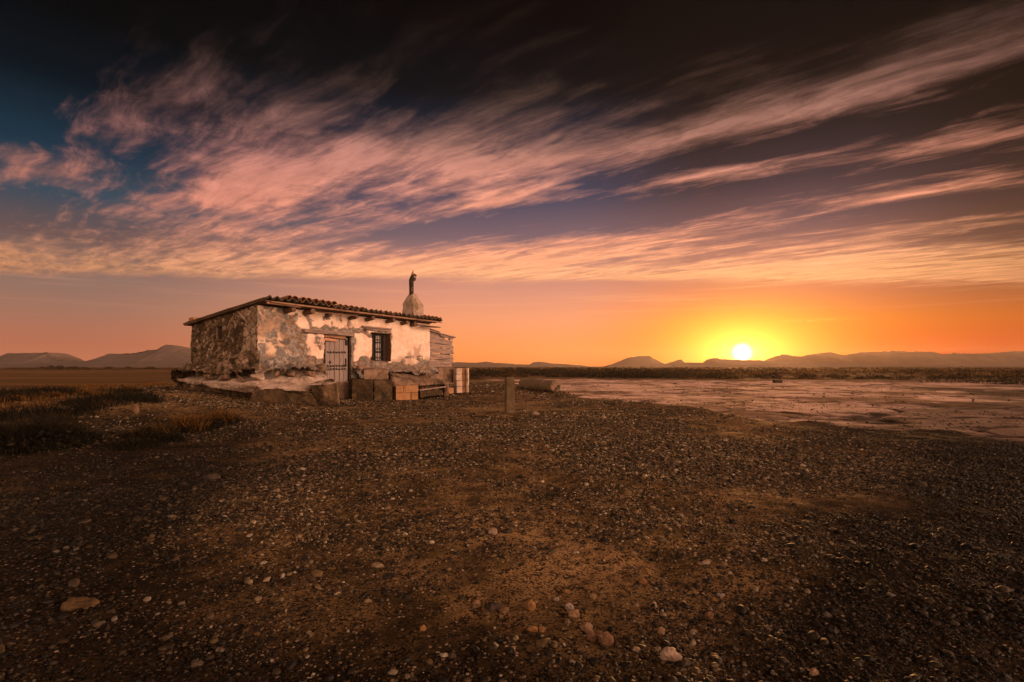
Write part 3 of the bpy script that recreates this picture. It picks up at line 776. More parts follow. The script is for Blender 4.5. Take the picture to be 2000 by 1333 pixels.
jitter(bm, .010, 5, 2); from_bm('door_lintel', bm, PLANK, hut)

# ---- window
bm = bmesh.new()
s0, s1, z0, z1 = WIN; y = .17
add_box(bm, (s0 + .045, y, (z0 + z1) / 2), (.09, .07, z1 - z0), bevel=.006, cuts=2); add_box(bm, (s1 - .09, y, (z0 + z1) / 2), (.13, .07, z1 - z0), bevel=.006, cuts=2)
add_box(bm, ((s0 + s1) / 2 - .02, y, z1 - .035), (.58, .068, .07), bevel=.006); add_box(bm, ((s0 + s1) / 2 - .02, y, z0 + .02), (.58, .068, .04), bevel=.006)
win = from_bm('window', bm, BLACKW, hut)
bm = bmesh.new()
for xx in (3.80, 3.885, 3.96, 4.06, 4.15, 4.24): tube(bm, [(xx, .10, z0 + .01), (xx, .10, z1 - .01)], [.009, .009], 8)
for zz in (1.26, 1.52, 1.80): add_box(bm, ((s0 + s1) / 2 - .02, .10, zz), (.66, .012, .022))
from_bm('window_bars', bm, IRON, win)
bm = bmesh.new(); add_box(bm, (3.80, .15, 1.55), (.17, .02, .78), bevel=.003, cuts=2); from_bm('shutter', bm, BLACKW, win)
m, nt, b = mat_new("dusty_pane"); b.inputs['Base Color'].default_value = (.38, .33, .35, 1); b.inputs['Roughness'].default_value = .35
nn = noise(nt, objco(nt), 12, 5, .6); nt.links.new(mix(nt, nn.step(.4, .65), (.42, .36, .37, 1), (.16, .12, .12, 1)), b.inputs['Base Color'])
bm = bmesh.new()
for zz, hh in ((1.29, .22), (1.57, .24), (1.84, .22)): add_box(bm, (4.06, .165, zz), (.20, .01, hh))
from_bm('pane', bm, m, win)
bm = bmesh.new(); add_box(bm, (4.0, .30, 1.56), (.84, .02, .9)); from_bm('window_backing', bm, BLACKW, win)  # dark board closing the window opening at the back
bm = bmesh.new()
add_box(bm, ((fs(703) + fs(759)) / 2, -.06, 2.135), (fs(759) - fs(703), .16, .05), bevel=.01, cuts=3, ry=.01); add_box(bm, ((fs(706) + fs(759)) / 2 + .04, -.045, 2.075), (fs(759) - fs(706) - .08, .12, .055), bevel=.01, cuts=3)
jitter(bm, .008, 6, 5); from_bm('window_lintel', bm, PLANK, hut)

# ---- roof
def roof():
    s = np.arange(-.12, 6.50, .0125); q = np.arange(-.44, DEP + .22, .04)
    Sg, Q = np.meshgrid(s, q)
    col = np.floor(Sg / .2); ph = (Sg / .2 - col) * 2 * np.pi
    row = np.floor((Q + .44) / .36)
    jj = (_h(col, row, col * 0, 7) - .5) * .022
    sag = -.05 * np.sin(np.clip(Sg / 6.3, 0, 1) * np.pi) * 0.35 + fbm(Sg * .9, Q * .9, None, 3, 88) * .014
    wav = np.where(np.cos(ph) > 0, np.cos(ph) * .042, np.cos(ph) * .030)
    frac = ((Q + .44) / .36) % 1.0
    z = roofz(Q) + wav + jj + sag + .028 * (1 - frac)
    front_j = (_h(col, col * 0, col * 0, 9) - .5) * .05
    y = Q + np.where(Q < -.43, front_j, 0)
    top = np.stack([Sg, y, z], -1); bot = top.copy(); bot[..., 2] -= .028
    nr, nc = Sg.shape; n = nr * nc
    idx = np.arange(n).reshape(nr, nc)
    F = [np.stack([idx[:-1, :-1], idx[:-1, 1:], idx[1:, 1:], idx[1:, :-1]], -1).reshape(-1, 4)]
    F.append(F[0][:, ::-1] + n)
    e = idx[0]; F.append(np.stack([e[:-1] + n, e[1:] + n, e[1:], e[:-1]], 1))
    e = idx[-1]; F.append(np.stack([e[:-1], e[1:], e[1:] + n, e[:-1] + n], 1))
    for e in (idx[:, 0], idx[:, -1]): F.append(np.stack([e[:-1], e[1:], e[1:] + n, e[:-1] + n], 1))
    tone = _h(col, row, col * 0, 21).ravel()
    m, nt, b = mat_new("curved_roof_tile"); v = objco(nt)
    t = attr(nt, 'tone'); n1, n2 = noise(nt, v, 4, 6, .65), noise(nt, v, 26, 5, .6)
    c = ramp(nt, t, [(0, (.045, .030, .018)), (.5, (.085, .052, .032)), (.85, (.14, .072, .043)), (1, (.22, .095, .06))], srgb=False)
    c = mix(nt, (n1 * .5 + n2 * .5).step(.46, .6), c, (.045, .038, .018, 1))
    nt.links.new(c, b.inputs['Base Color']); b.inputs['Roughness'].default_value = .9; bump(nt, b, n2, .7, .01)
    return mesh_np('roof', np.concatenate([top.reshape(-1, 3), bot.reshape(-1, 3)]), np.concatenate(F), m, hut, attrs={'tone': np.concatenate([tone, tone])})
roof_o = roof()
bm = bmesh.new()      # boarding under the tiles and along the verge
for i in range(9):
    q0 = -.36 + i * .37; beam(bm, (-.06, q0 + .18, roofz(q0 + .18) - .062), (6.36, q0 + .18, roofz(q0 + .18) - .062), .355, .022, up=(0, .134, 1), bevel=0)
from_bm('roof_boards', bm, WOOD, roof_o)
bm = bmesh.new(); beam(bm, (-.095, -.38, roofz(-.38) - .045), (-.095, DEP + .16, roofz(DEP + .16) - .045), .05, .05, bevel=.01); 
beam(bm, (-.10, -.40, roofz(-.4) - .015), (-.10, DEP + .2, roofz(DEP + .2) - .015), .06, .05, bevel=.01)
jitter(bm, .008, 5); from_bm('verge_board', bm, TILE, roof_o)
bm = bmesh.new(); beam(bm, (.05, -.385, roofz(-.385) - .082), (6.52, -.385, roofz(-.385) - .090), .03, .042, bevel=.006)
beam(bm, (-.02, -.33, roofz(-.33) - .10), (.9, -.33, roofz(-.33) - .105), .05, .05, bevel=.006)
jitter(bm, .006, 3, 8); from_bm('fascia', bm, rough_mat('fascia_board', (.34, .19, .13), (.20, .11, .075), 5.0, c3=(.09, .05, .035), bd=.006, stretch=(1, 7, 7)), roof_o)
bm = bmesh.new(); beam(bm, (fs(622, -.34), -.34, 2.385), (fs(698, -.34), -.36, 2.40), .03, .032, bevel=.004)
from_bm('loose_batten', bm, WOOD, roof_o); bm = bmesh.new()
beam(bm, (5.35, -.30, 2.33), (6.55, -.25, 2.33), .12, .03, bevel=.004); beam(bm, (5.6, -.2, 2.29), (6.35, -.32, 2.31), .10, .025, bevel=.004)
from_bm('loose_batten', bm, WOOD, roof_o)
for (px, py, r_, out) in [(574, 599, .062, .36), (612, 604, .066, .38), (646, 611, .055, .22), (697, 615, .055, .30), (730, 618.5, .060, .37), (770, 622.5, .058, .37), (796, 626, .062, .30), (812, 630, .085, .24)]:
    s_ = fs(px, -out); bm = bmesh.new(); rr_ = rs
    ys = np.linspace(-out, .45, 8)
    tube(bm, [(s_ + rr_.uniform(-.008, .008), y_, roofz(-out) - .192 + rr_.uniform(-.006, .006) + (y_ + out) * -.10) for y_ in ys], [r_ * rr_.uniform(.93, 1.07) for _ in ys], 14)
    from_bm('rafter', bm, WOOD, roof_o, smooth=False)
# row of red tiles bedded on the roof
bm = bmesh.new()
def half_tile(bm, c, L_, r, ang, tilt=0.0):
    n = 8; rings = []
    for e, rr_ in ((0, r), (1, r * .82)):
        row_o = []; row_i = []
        for k in range(n + 1):
            t = math.pi * k / n
            row_o.append((math.cos(t) * rr_, (e - .5) * L_, math.sin(t) * rr_ * .8)); row_i.append((math.cos(t) * (rr_ - .014), (e - .5) * L_, math.sin(t) * (rr_ - .014) * .8))
        rings.append((row_o, row_i))
    M_ = Matrix.Translation(c) @ Matrix.Rotation(ang, 4, 'Z') @ Matrix.Rotation(tilt, 4, 'X')
    v = [[[bm.verts.new(M_ @ Vector(p)) for p in r_] for r_ in rg] for rg in rings]
    for k in range(n):
        bm.faces.new((v[0][0][k], v[0][0][k + 1], v[1][0][k + 1], v[1][0][k])); bm.faces.new((v[0][1][k + 1], v[0][1][k], v[1][1][k], v[1][1][k + 1]))
        for e in (0, 1): bm.faces.new((v[e][0][k], v[e][0][k + 1], v[e][1][k + 1], v[e][1][k]))
for i in range(13):
    half_tile(bm, (.62 + i * .2 + rs.uniform(-.02, .02), -.06 + rs.uniform(-.03, .03), roofz(-.06) + .055 + (.05 if i < 8 else 0)), .42, .085, rs.uniform(-.12, .12), -.13)
for i in range(7):
    half_tile(bm, (.80 + i * .36, .16, roofz(.16) + .12), .42, .095, math.pi / 2 + rs.uniform(-.1, .1), 0)
from_bm('ridge_tiles', bm, TILER, roof_o, smooth=False)
bm = bmesh.new()
for i in range(4): half_tile(bm, (5.72 + i * .2, -.12, roofz(-.12) + .05), .42, .085, rs.uniform(-.1, .1), -.13)
from_bm('eave_tiles', bm, TILER, roof_o)

# ---- chimney
CS, CQ = fs(806, .5), .50
zt = 1 + .1395 * fdep(CS, CQ)
def chimney():
    bm = bmesh.new(); prof = [(0.0, 1.03), (.60, .99), (.70, .96), (.80, .80), (.90, .60), (1.0, .36)]
    z0 = roofz(CQ) - .12; rings = []
    for f, r_ in prof:
        z = z0 + (zt - z0) * f; ring = []
        for k in range(24):
            t = 2 * math.pi * k / 24; c_, s_ = math.cos(t), math.sin(t); q = max(abs(c_), abs(s_)) ** .85
            lean = (.03 if f > .8 else 0)
            ring.append(bm.verts.new((CS + c_ / q * .26 * r_ - lean, CQ + s_ / q * .26 * r_, z)))
        rings.append(ring)
    for a_, b_ in zip(rings, rings[1:]):
        for k in range(24): bm.faces.new((a_[k], a_[(k + 1) % 24], b_[(k + 1) % 24], b_[k]))
    bm.faces.new(rings[-1]); bm.faces.new(rings[0][::-1])
    bmesh.ops.subdivide_edges(bm, edges=bm.edges, cuts=2, use_grid_fill=True); jitter(bm, .03, 4, 3); 
    return from_bm('chimney', bm, rough_mat("chimney_render", (.42, .30, .26), (.27, .185, .155), 5.0, c3=(.15, .115, .05), bd=.02), roof_o, smooth=True)
ch = chimney()
def cp(px, py, q=CQ): s_ = fs(px, q); return (s_, q, 1 + (715 - py) / 1000 * fdep(s_, q))
bm = bmesh.new()
tube(bm, [cp(803.6, 578), cp(803.6, 562), cp(803.4, 552), cp(803.8, 548), cp(805, 546.5)], [.076, .076, .080, .088, .080], 14)
from_bm('flue_pipe', bm, BLACKW, ch)
bm = bmesh.new()
tube(bm, [cp(803, 549), cp(805, 544), cp(808, 540.5), cp(810, 537.5), cp(808.5, 535.5)], [.075, .085, .092, .072, .03], 12)
tube(bm, [cp(805.5, 547), cp(809, 546), cp(811, 543)], [.05, .065, .04], 10); jitter(bm, .012, 12, 2)
cowl = from_bm('flue_cowl', bm, BLACKW, ch, smooth=True)
bm = bmesh.new(); tube(bm, [cp(805.6, 537.5), cp(806.2, 534), cp(806.9, 528)], [.048, .038, .008], 8); from_bm('cowl_tip', bm, CLAY, cowl)
bm = bmesh.new()
tube(bm, [(v[0] - .07, v[1] - .075, v[2]) for v in (cp(804, 569), cp(806, 566), cp(804, 563), cp(802.5, 566), cp(804, 569))], [.010] * 5, 6)

from_bm('wire_loop', bm, CONCP, ch)
bm = bmesh.new(); add_box(bm, (cp(808.5, 541)[0] - .06, CQ - .085, cp(808.5, 542)[2]), (.06, .02, .06), ry=.4); from_bm('pale_plate', bm, CONCP, cowl)

# ---- rubble footing: a sloping bank of stones against the walls
def footing(name, path, mat, seed, darkf=0.0, n=None):
    """path: list of (top point, bottom point); the surface sags between and is covered in stones"""
    T = np.array([p[0] for p in path], float); B = np.array([p[1] for p in path], float)
    dl = np.r_[0, np.cumsum(np.linalg.norm(np.diff((T + B) / 2, axis=0), axis=1))]
    n = int(dl[-1] / .022); u = np.linspace(0, dl[-1], n)
    Ti = np.stack([np.interp(u, dl, T[:, k]) for k in range(3)], 1); Bi = np.stack([np.interp(u, dl, B[:, k]) for k in range(3)], 1)
    wob = fbm(u * 1.3, u * 0, None, 4, seed)[:, None]
    Ti[:, 2:] += wob * .07; Bi[:, 2:] += fbm(u * 2.1, u * 0, None, 3, seed + 1)[:, None] * .02
    m = 46; f = np.linspace(0, 1, m)[:, None, None]
    pw = f ** .8
    G = Ti[None] * (1 - f) + Bi[None] * f
    G[..., 2] = Ti[None, :, 2] * (1 - pw[..., 0]) + Bi[None, :, 2] * pw[..., 0]
    U, Fv = np.meshgrid(u, np.linspace(0, np.linalg.norm((T - B).mean(0)), m))
    wn = fbm(U * 4, Fv * 4, None, 3, seed + 2) * .10
    f1, f2, idv = voronoi((U + wn) * 5.2, (Fv + wn) * 6.0, seed + 3)
    g1, g2, idw = voronoi((U - wn) * 12, (Fv + wn) * 13, seed + 4)
    bigm = ss(-.1, .2, fbm(U * 1.1, Fv * 1.1, None, 2, seed + 8))
    h = ss(0, .3, f2 - f1) * .075 * (bigm) + ss(0, .3, g2 - g1) * .032 + fbm(U * 3, Fv * 3, None, 3, seed + 6) * .05
    du = np.gradient(G, axis=1); df = np.gradient(G, axis=0)
    Nn = np.cross(du, df); Nn /= np.linalg.norm(Nn, axis=2)[..., None] + 1e-9
    if Nn[..., 2].mean() < 0: Nn = -Nn
    fade = np.clip(np.minimum(np.linspace(0, 1, m) * 8, 1), 0, 1)[:, None]
    G = G + Nn * (h * (.3 + .7 * fade))[..., None]
    idx = np.arange(m * n).reshape(m, n)
    F = np.stack([idx[:-1, :-1], idx[:-1, 1:], idx[1:, 1:], idx[1:, :-1]], -1).reshape(-1, 4)
    ed = np.maximum(ss(.03, .14, f2 - f1) * bigm, ss(.05, .25, g2 - g1) * .7)
    return mesh_np(name, G.reshape(-1, 3), F, mat, hut, attrs={'plaster': np.zeros(m * n), 'edge': ed.ravel(), 'tone': np.clip(np.where(bigm > .5, idv, idw) * .85, 0, 1).ravel(), 'mortar': np.zeros(m * n)})
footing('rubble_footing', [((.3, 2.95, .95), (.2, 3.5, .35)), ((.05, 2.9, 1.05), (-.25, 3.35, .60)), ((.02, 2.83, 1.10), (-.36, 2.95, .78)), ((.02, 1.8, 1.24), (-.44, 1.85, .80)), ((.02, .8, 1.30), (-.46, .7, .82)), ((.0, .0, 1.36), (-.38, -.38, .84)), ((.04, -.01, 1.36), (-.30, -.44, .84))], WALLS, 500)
WALLM = wall_mat("footing_rubble")
footing('rubble_footing', [((-.02, .05, 1.33), (-.35, -.38, .84)), ((.45, .02, 1.26), (.2, -.52, .86)), ((1.1, .02, 1.22), (.9, -.50, .88)), ((1.86, .02, 1.16), (1.80, -.34, .88))], WALLM, 540)
footing('rubble_footing', [((2.84, .02, .98), (2.90, -.30, .60)), ((3.6, .02, 1.14), (3.5, -.42, .84)), ((4.6, .02, 1.10), (4.5, -.55, .78)), ((5.5, .02, 1.04), (5.4, -.45, .72)), ((6.32, .02, .98), (6.3, -.40, .66))], WALLM, 580)

# ---- concrete aprons and blocks in front
def slab(name, top, bot, mat, **k): return hull(name, [P(*p) for p in top] + [P(*p) for p in bot], mat, hut, **k)
# long pale apron along the side wall
slab('apron', [(338, 739, 13.7), (352, 733.5, 15.0), (392, 743, 12.6), (430, 747, 11.9), (498, 752, 11.2), (520, 727, 12.7), (450, 725, 13.3)],
     [(336, 743, 13.9), (395, 750, 12.5), (430, 760, 12.0), (496, 769, 11.6), (520, 765, 12.3)], CONCP, cut=.06, amp=.04, freq=2.6, bevel=.02, seed=3)
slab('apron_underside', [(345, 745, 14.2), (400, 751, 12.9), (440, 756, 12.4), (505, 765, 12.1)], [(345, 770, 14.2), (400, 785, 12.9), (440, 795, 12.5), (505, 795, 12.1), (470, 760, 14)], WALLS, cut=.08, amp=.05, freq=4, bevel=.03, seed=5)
# leaning front slab: sloping top down to a rough front face
slab('apron', [(498, 752, 11.5), (504, 739, 12.2), (556, 727, 12.9), (600, 725, 13.3), (636, 733, 13.5), (642, 744, 12.9), (512, 761, 11.3), (600, 764, 11.2)],
     [(505, 775, 11.6), (600, 775, 11.4), (640, 770, 12.4), (570, 770, 13.0)], CONCP, cut=.06, amp=.04, freq=3.2, bevel=.02, seed=9)
slab('front_slab', [(499, 764, 11.33), (511, 760.5, 11.25), (600, 763.5, 11.15), (608, 768, 11.1), (560, 760, 11.9)],
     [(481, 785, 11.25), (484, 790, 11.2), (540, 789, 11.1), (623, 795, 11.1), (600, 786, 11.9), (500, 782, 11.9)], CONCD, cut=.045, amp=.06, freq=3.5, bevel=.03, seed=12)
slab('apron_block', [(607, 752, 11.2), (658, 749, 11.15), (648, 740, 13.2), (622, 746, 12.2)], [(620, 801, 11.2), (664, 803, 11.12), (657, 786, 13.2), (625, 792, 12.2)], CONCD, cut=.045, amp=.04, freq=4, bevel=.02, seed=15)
slab('block_cap', [(607, 750.6, 11.16), (655, 748.6, 11.16), (656, 744, 12.6), (622, 744, 12.3)], [(607, 753, 11.16), (655, 751, 11.16), (656, 746.4, 12.6), (622, 746, 12.3)], CONCP, cut=.08, amp=.010, freq=6, bevel=.006, seed=16)
# loose boulders bedded where the rubble meets the apron
rs = np.random.RandomState(71)
for (px, py, wp, hp, dd, mt) in [(402, 739, 26, 12, 12.4, WALLM), (438, 737, 30, 15, 12.1, CONC), (474, 741, 26, 16, 11.8, WALLM), (502, 738, 34, 20, 11.7, CONCP), (536, 733, 24, 14, 12.2, WALLM), (566, 731, 30, 12, 12.5, CONC), (604, 733, 26, 13, 12.7, WALLM), (626, 722, 26, 18, 13.2, CONC), (466, 722, 24, 14, 12.4, WALLM), (424, 722, 20, 12, 12.9, WALLM), (700, 719, 26, 10, 14.5, CONC), (786, 725, 24, 8, 16.0, WALLM)]:
    pts = []
    for _ in range(11):
        a_ = rs.uniform(0, 6.28); u_ = rs.uniform(.6, 1)
        pts.append(P(px + math.cos(a_) * wp / 2 * u_, py + rs.uniform(-.7, .5) * hp, dd + math.sin(a_) * wp / 2 * u_ * dd / 1000 + rs.uniform(-.02, .02)))
    hull('boulder', pts, mt, hut, .04, .012, 7, .02, seed=int(px))
# blocks right of the door
slab('step_block', [(709, 722, 14.5), (759, 722, 14.9), (757, 720, 15.5), (712, 719, 15.0)], [(711, 742, 14.5), (759, 742, 14.9), (757, 738, 15.5), (712, 738, 15.0)], CONC, cut=.08, amp=.018, freq=5, bevel=.02, seed=21)
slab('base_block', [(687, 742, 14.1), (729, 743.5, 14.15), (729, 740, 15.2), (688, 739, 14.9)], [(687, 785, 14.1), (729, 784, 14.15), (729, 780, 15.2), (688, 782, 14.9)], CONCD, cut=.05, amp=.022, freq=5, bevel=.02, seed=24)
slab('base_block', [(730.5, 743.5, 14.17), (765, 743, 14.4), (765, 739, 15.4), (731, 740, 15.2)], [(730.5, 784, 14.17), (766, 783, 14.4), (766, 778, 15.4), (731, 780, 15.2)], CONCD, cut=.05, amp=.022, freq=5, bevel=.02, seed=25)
slab('apron', [(756, 724, 15.6), (768, 733, 15.0), (766, 742, 14.7), (773, 751.5, 14.75), (817, 750, 15.2), (884, 747, 17.6), (850, 740, 17.6), (822, 735, 17.2), (790, 727, 16.6)],
     [(768, 757, 14.8), (817, 754, 15.2), (884, 750, 17.6), (822, 752, 17.2), (760, 752, 15.6)], CONC, cut=.07, amp=.03, freq=3.5, bevel=.02, seed=28)
slab('rubble_fill', [(819, 752, 15.9), (870, 750, 17.4), (860, 750, 18.4), (820, 752, 17.2)], [(819, 775, 15.9), (870, 771, 17.4), (860, 765, 18.4), (820, 770, 17.2)], WALLS, cut=.07, amp=.05, freq=5, bevel=.03, seed=31)
bm = bmesh.new(); beam(bm, P(816, 762.5, 15.3), P(869, 755.5, 17.0), .16, .035, bevel=.006); jitter(bm, .005, 5); from_bm('plank', bm, PLANK, hut)
slab('rubble_fill', [(820, 764, 15.4), (868, 759, 17.0), (868, 757, 17.6), (820, 761, 16.2)], [(820, 777, 15.4), (868, 772, 17.0), (868, 770, 17.6), (820, 774, 16.2)], CONCD, cut=.06, amp=.05, freq=5, bevel=.03, seed=33)
slab('upright_stone', [(868, 752, 16.9), (876, 752, 16.9), (876, 751, 17.4), (868, 751, 17.4)], [(868, 774, 16.9), (876, 774, 16.9), (876, 772, 17.4), (868, 772, 17.4)], CONC, cut=.07, amp=.02, freq=5, bevel=.012, seed=35)
def brick_pier(name, pa, pb, base_z, rows, hgt, depth_v, seed, mat=CLAY, gap=.010):
    """bricks laid between two ground points, rows of (list of fractions)"""
    a_, b_ = Vector(L(pa)), Vector(L(pb)); a_.z = b_.z = 0; d = b_ - a_; W = d.length; ang = math.atan2(d.y, d.x); d.normalize(); nrm = Vector((-d.y, d.x, 0))
    rs_ = np.random.RandomState(seed); bm = bmesh.new()
    for r_, cutsf in enumerate(rows):
        for f0_, f1_ in zip(cutsf[:-1], cutsf[1:]):
            if f1_ - f0_ < .02: continue
            c = a_ + d * (W * (f0_ + f1_) / 2) + nrm * (depth_v / 2 + rs_.uniform(-.008, .008)); c.z = base_z + hgt * (r_ + .5)
            add_box(bm, c, (W * (f1_ - f0_) - gap, depth_v, hgt - gap), rz=ang + rs_.uniform(-.015, .015), bevel=.006, cuts=1)
    jitter(bm, .004, 9, seed)
    pier = from_bm(name, bm, mat, hut)
    bm = bmesh.new(); c = a_ + d * (W / 2) + nrm * (depth_v / 2); c.z = base_z + hgt * len(rows) / 2
    add_box(bm, c, (W - .04, depth_v - .03, hgt * len(rows) - .015), rz=ang); from_bm('mortar', bm, WALLS, pier)
    return pier
brick_pier('brick_pier', at(773, 781, 14.75), at(817, 781, 15.15), .0, [[0, .66, .70, 1], [0, .34, .40, 1]], .215, .38, 3)
brick_pier('brick_pier', at(823, 735, 17.05), at(843, 735, 17.4), .625, [[0, 1], [0, .46, 1]], .165, .2, 4)
slab('parapet', [(840, 717.5, 17.3), (886, 718, 18.0), (886, 717.5, 18.2), (840, 717.3, 17.6)], [(840, 743, 17.3), (886, 747, 18.0), (886, 747, 18.2), (840, 745, 17.6)], CONC, cut=.10, amp=.008, freq=4, bevel=.01, seed=41)
brick_pier('brick_pier', at(876.5, 768, 16.95), at(886, 767, 17.2), .07, [[0, 1]], .20, .3, 5)
brick_pier('brick_pier', at(885, 766, 17.9), at(892, 766, 17.7), .06, [[0, 1], [0, 1], [0, 1], [0, 1]], .215, .22, 6, CONCP)  # pale tone paints in the lit narrow face
brick_pier('brick_pier', at(892.5, 766, 17.95), at(910, 766, 18.0), .06, [[0, .5, 1], [0, 1], [0, 1], [0, .45, 1]], .2175, .30, 7)
brick_pier('brick_pier', at(910.5, 766, 17.95), at(914.5, 766, 17.95), .06, [[0, 1], [0, 1], [0, 1], [0, 1]], .2175, .34, 8, CONCP)  # pale strip paints the lit right edge of the pier

# ---- plank lean-to at the right end
sh_ = empty('lean_to', (0, 0, 0)); sh_.parent = hut
bm = bmesh.new(); z = .965; rs = np.random.RandomState(9)
while z < 2.16:
    h_ = rs.uniform(.085, .13); topf = 7.62 + rs.uniform(-.08, .14) if z < 2.0 else 7.2 + rs.uniform(-.1, .1)
    tilt = rs.uniform(-.012, .02)
    beam(bm, (6.29, .04 + rs.uniform(-.008, .008), z + h_ / 2), (topf, .04, z + h_ / 2 - tilt - (z - .96) * .08), .024, h_ - rs.uniform(.008, .022), bevel=.003)
    z += h_
jitter(bm, .006, 4, 2)
from_bm('plank_wall', bm, PLANK, sh_)
bm = bmesh.new()
for xx in (6.5, 7.1): add_box(bm, (xx, .085, 1.5), (.06, .05, 1.15), bevel=.006)
add_box(bm, (7.58, .09, 1.5), (.05, .05, 1.08), bevel=.006); from_bm('post', bm, WOOD, sh_)
bm = bmesh.new()
beam(bm, (6.27, -.03, 2.21), (7.75, -.02, 2.05), .10, .035, bevel=.004); beam(bm, (6.27, .25, 2.25), (7.35, .2, 2.14), .22, .02, bevel=.003)
beam(bm, (6.3, .5, 2.24), (7.6, .5, 2.08), .22, .02, bevel=.003); beam(bm, (6.35, 0, 2.27), (6.95, .04, 2.20), .09, .03, bevel=.003); beam(bm, (6.9, -.02, 2.09), (7.66, 0, 2.0), .04, .07, bevel=.003)
jitter(bm, .008, 5, 3); from_bm('roof_planks', bm, PLANK, sh_)
bm = bmesh.new()
for i in range(5): beam(bm, (7.6, .08, 1.0 + i * .2), (7.6, 1.1, 1.0 + i * .2), .02, .09, bevel=.003)
from_bm('end_planks', bm, PLANK, sh_)

# things lying on the roof
def lone_brick(name, c, size, rz, label, cat, mat=CLAY, seed=0, grp=None):
    bm = bmesh.new(); add_box(bm, (0, 0, size[2] / 2), size, bevel=.008, cuts=2); jitter(bm, .006, 9, seed)
    o = from_bm(name, bm, mat); o.location = c; o.rotation_euler = (0, 0, rz)
    return tag(o, label, cat, grp)
def W_(p): return (HX + p[0] * hc - p[1] * hs, HY + p[0] * hs + p[1] * hc, p[2])
lone_brick('brick', W_((.02, DEP - .05, roofz(DEP) + .035)), (.30, .14, .09), HA + R(80), 'red brick weighing down the tiles at the low rear corner of the roof', 'brick', CLAY, 3)

# ================================================================ THINGS ON THE GROUND
def post():
    x, y = -.0045 * 10.75, 10.75; z = float(gz(x, y))
    bm = bmesh.new(); add_box(bm, (0, 0, .33), (.185, .16, .84), bevel=.012, cuts=7, rz=R(14)); jitter(bm, .010, 6, 3)
    m = rough_mat("post_concrete", (.125, .085, .045), (.065, .043, .022), 6, c3=(.20, .14, .09), bd=.015)
    o = from_bm('concrete_post', bm, m); o.location = (x, y, z)
    tag(o, 'short square concrete post standing upright on the gravel right of the hut', 'post')
post()
def pipe():
    p0, p1 = Vector((1.62, 19.0, 0)), Vector((.49, 22.6, 0)); d = (p1 - p0); Ln = d.length; r = .225
    z = float(gz(1.1, 20.8)) + r - .03
    o = empty('concrete_pipe', (p0.x, p0.y, z), math.atan2(d.y, d.x))
    bm = bmesh.new(); n = 26; pts = [(t * Ln, 0, 0) for t in np.linspace(0, 1, n)]
    tube(bm, pts, [r * (.93 if i in (0, n - 1) else 1) for i in range(n)], 32); jitter(bm, .012, 5, 4)
    from_bm('barrel', bm, rough_mat("pipe_concrete", (.26, .19, .12), (.15, .105, .062), 4, c3=(.34, .26, .2), bd=.015), o, smooth=True)
    bm = bmesh.new(); tube(bm, [(-.006, 0, 0), (-.03, 0, 0)], [r * .90, r * .86], 28); e = from_bm('end_face', bm, CONC, o)
    bm = bmesh.new(); tube(bm, [(-.02, -.1, .0), (-.036, -.1, .0)], [.055, .05], 14); from_bm('hole_disc', bm, BLACKW, e)  # dark disc paints the shade of a hole on the end
    tag(o, 'thick grey concrete pipe lying on its side behind the upright post', 'pipe')
pipe()
def rock(name, px, py, wpx, hpx, label, seed, mat, flat=1.0, cat='stone', tilt=0):
    x, d, z = ground_hit(px, py)
    rx, h = wpx / 2000 * d, hpx / 1000 * d
    bm = bmesh.new(); bmesh.ops.create_icosphere(bm, subdivisions=4, radius=1.0)
    bmesh.ops.scale(bm, vec=(rx * .95, rx * .75 * flat, h * .58), verts=bm.verts); jitter(bm, rx * .40, .9 / rx, seed); jitter(bm, rx * .10, 3 / rx, seed + 1)
    o = from_bm(name, bm, mat, smooth=True); o.location = (x, d + rx * .5, z + h * .26); o.rotation_euler = (0, tilt, rnd_.uniform(-.4, .4))
    return tag(o, label, cat)
rnd_ = random.Random(4)
TAN = rough_mat("tan_stone", (.23, .145, .09), (.13, .075, .045), 30, bd=.003)
OCH = rough_mat("ochre_stone", (.24, .125, .05), (.13, .065, .025), 26, bd=.003)
PALE = rough_mat("pale_stone", (.32, .23, .18), (.16, .11, .08), 34, bd=.004)
DRK = rough_mat("black_stone", (.020, .015, .013), (.045, .03, .024), 26, bd=.003)
GRY = rough_mat("grey_stone", (.26, .21, .19), (.15, .11, .095), 30, bd=.003)
BRN = rough_mat("brown_stone", (.17, .09, .05), (.09, .05, .03), 28, bd=.005)
def bigrock(*a, **k): return rock('stone', *a, **k)
bigrock(1312, 1296, 32, 24, 'pale speckled rounded stone at the bottom of the photo, largest pale one there', 1, PALE)
bigrock(1181, 1262, 30, 26, 'lumpy brown rock with pitted face near the bottom centre', 2, BRN)
bigrock(1157, 1256, 22, 18, 'smaller brown rock touching the lumpy brown rock on its left', 3, BRN)
bigrock(1149, 1236, 22, 14, 'angular tan stone resting just above the pair of brown rocks', 4, TAN)
bigrock(1037, 1196, 21, 20, 'flat ochre oval disc-shaped pebble, biggest yellowish one', 5, OCH)
bigrock(1041, 1238, 17, 12, 'square-cornered orange stone with an orange round pebble at its right', 6, OCH)
bigrock(1059, 1236, 15, 12, 'round orange pebble immediately right of the square orange stone', 7, OCH)
bigrock(1122, 1210, 22, 14, 'pinkish wedge-shaped stone above the angular tan stone', 8, TAN)
bigrock(1112, 1192, 18, 12, 'smooth brown-grey pebble above the pinkish wedge-shaped stone', 9, GRY)
bigrock(1291, 1243, 17, 14, 'cream rounded pebble standing alone above the pale speckled stone', 10, TAN)
bigrock(1245, 1277, 15, 9, 'cream oval pebble left of the pale speckled stone', 11, PALE)
bigrock(930, 1188, 17, 12, 'tan rounded pebble left of the black flat rock', 12, TAN)
bigrock(962, 1196, 30, 10, 'black flat rock with brown stones at its right end', 13, DRK)
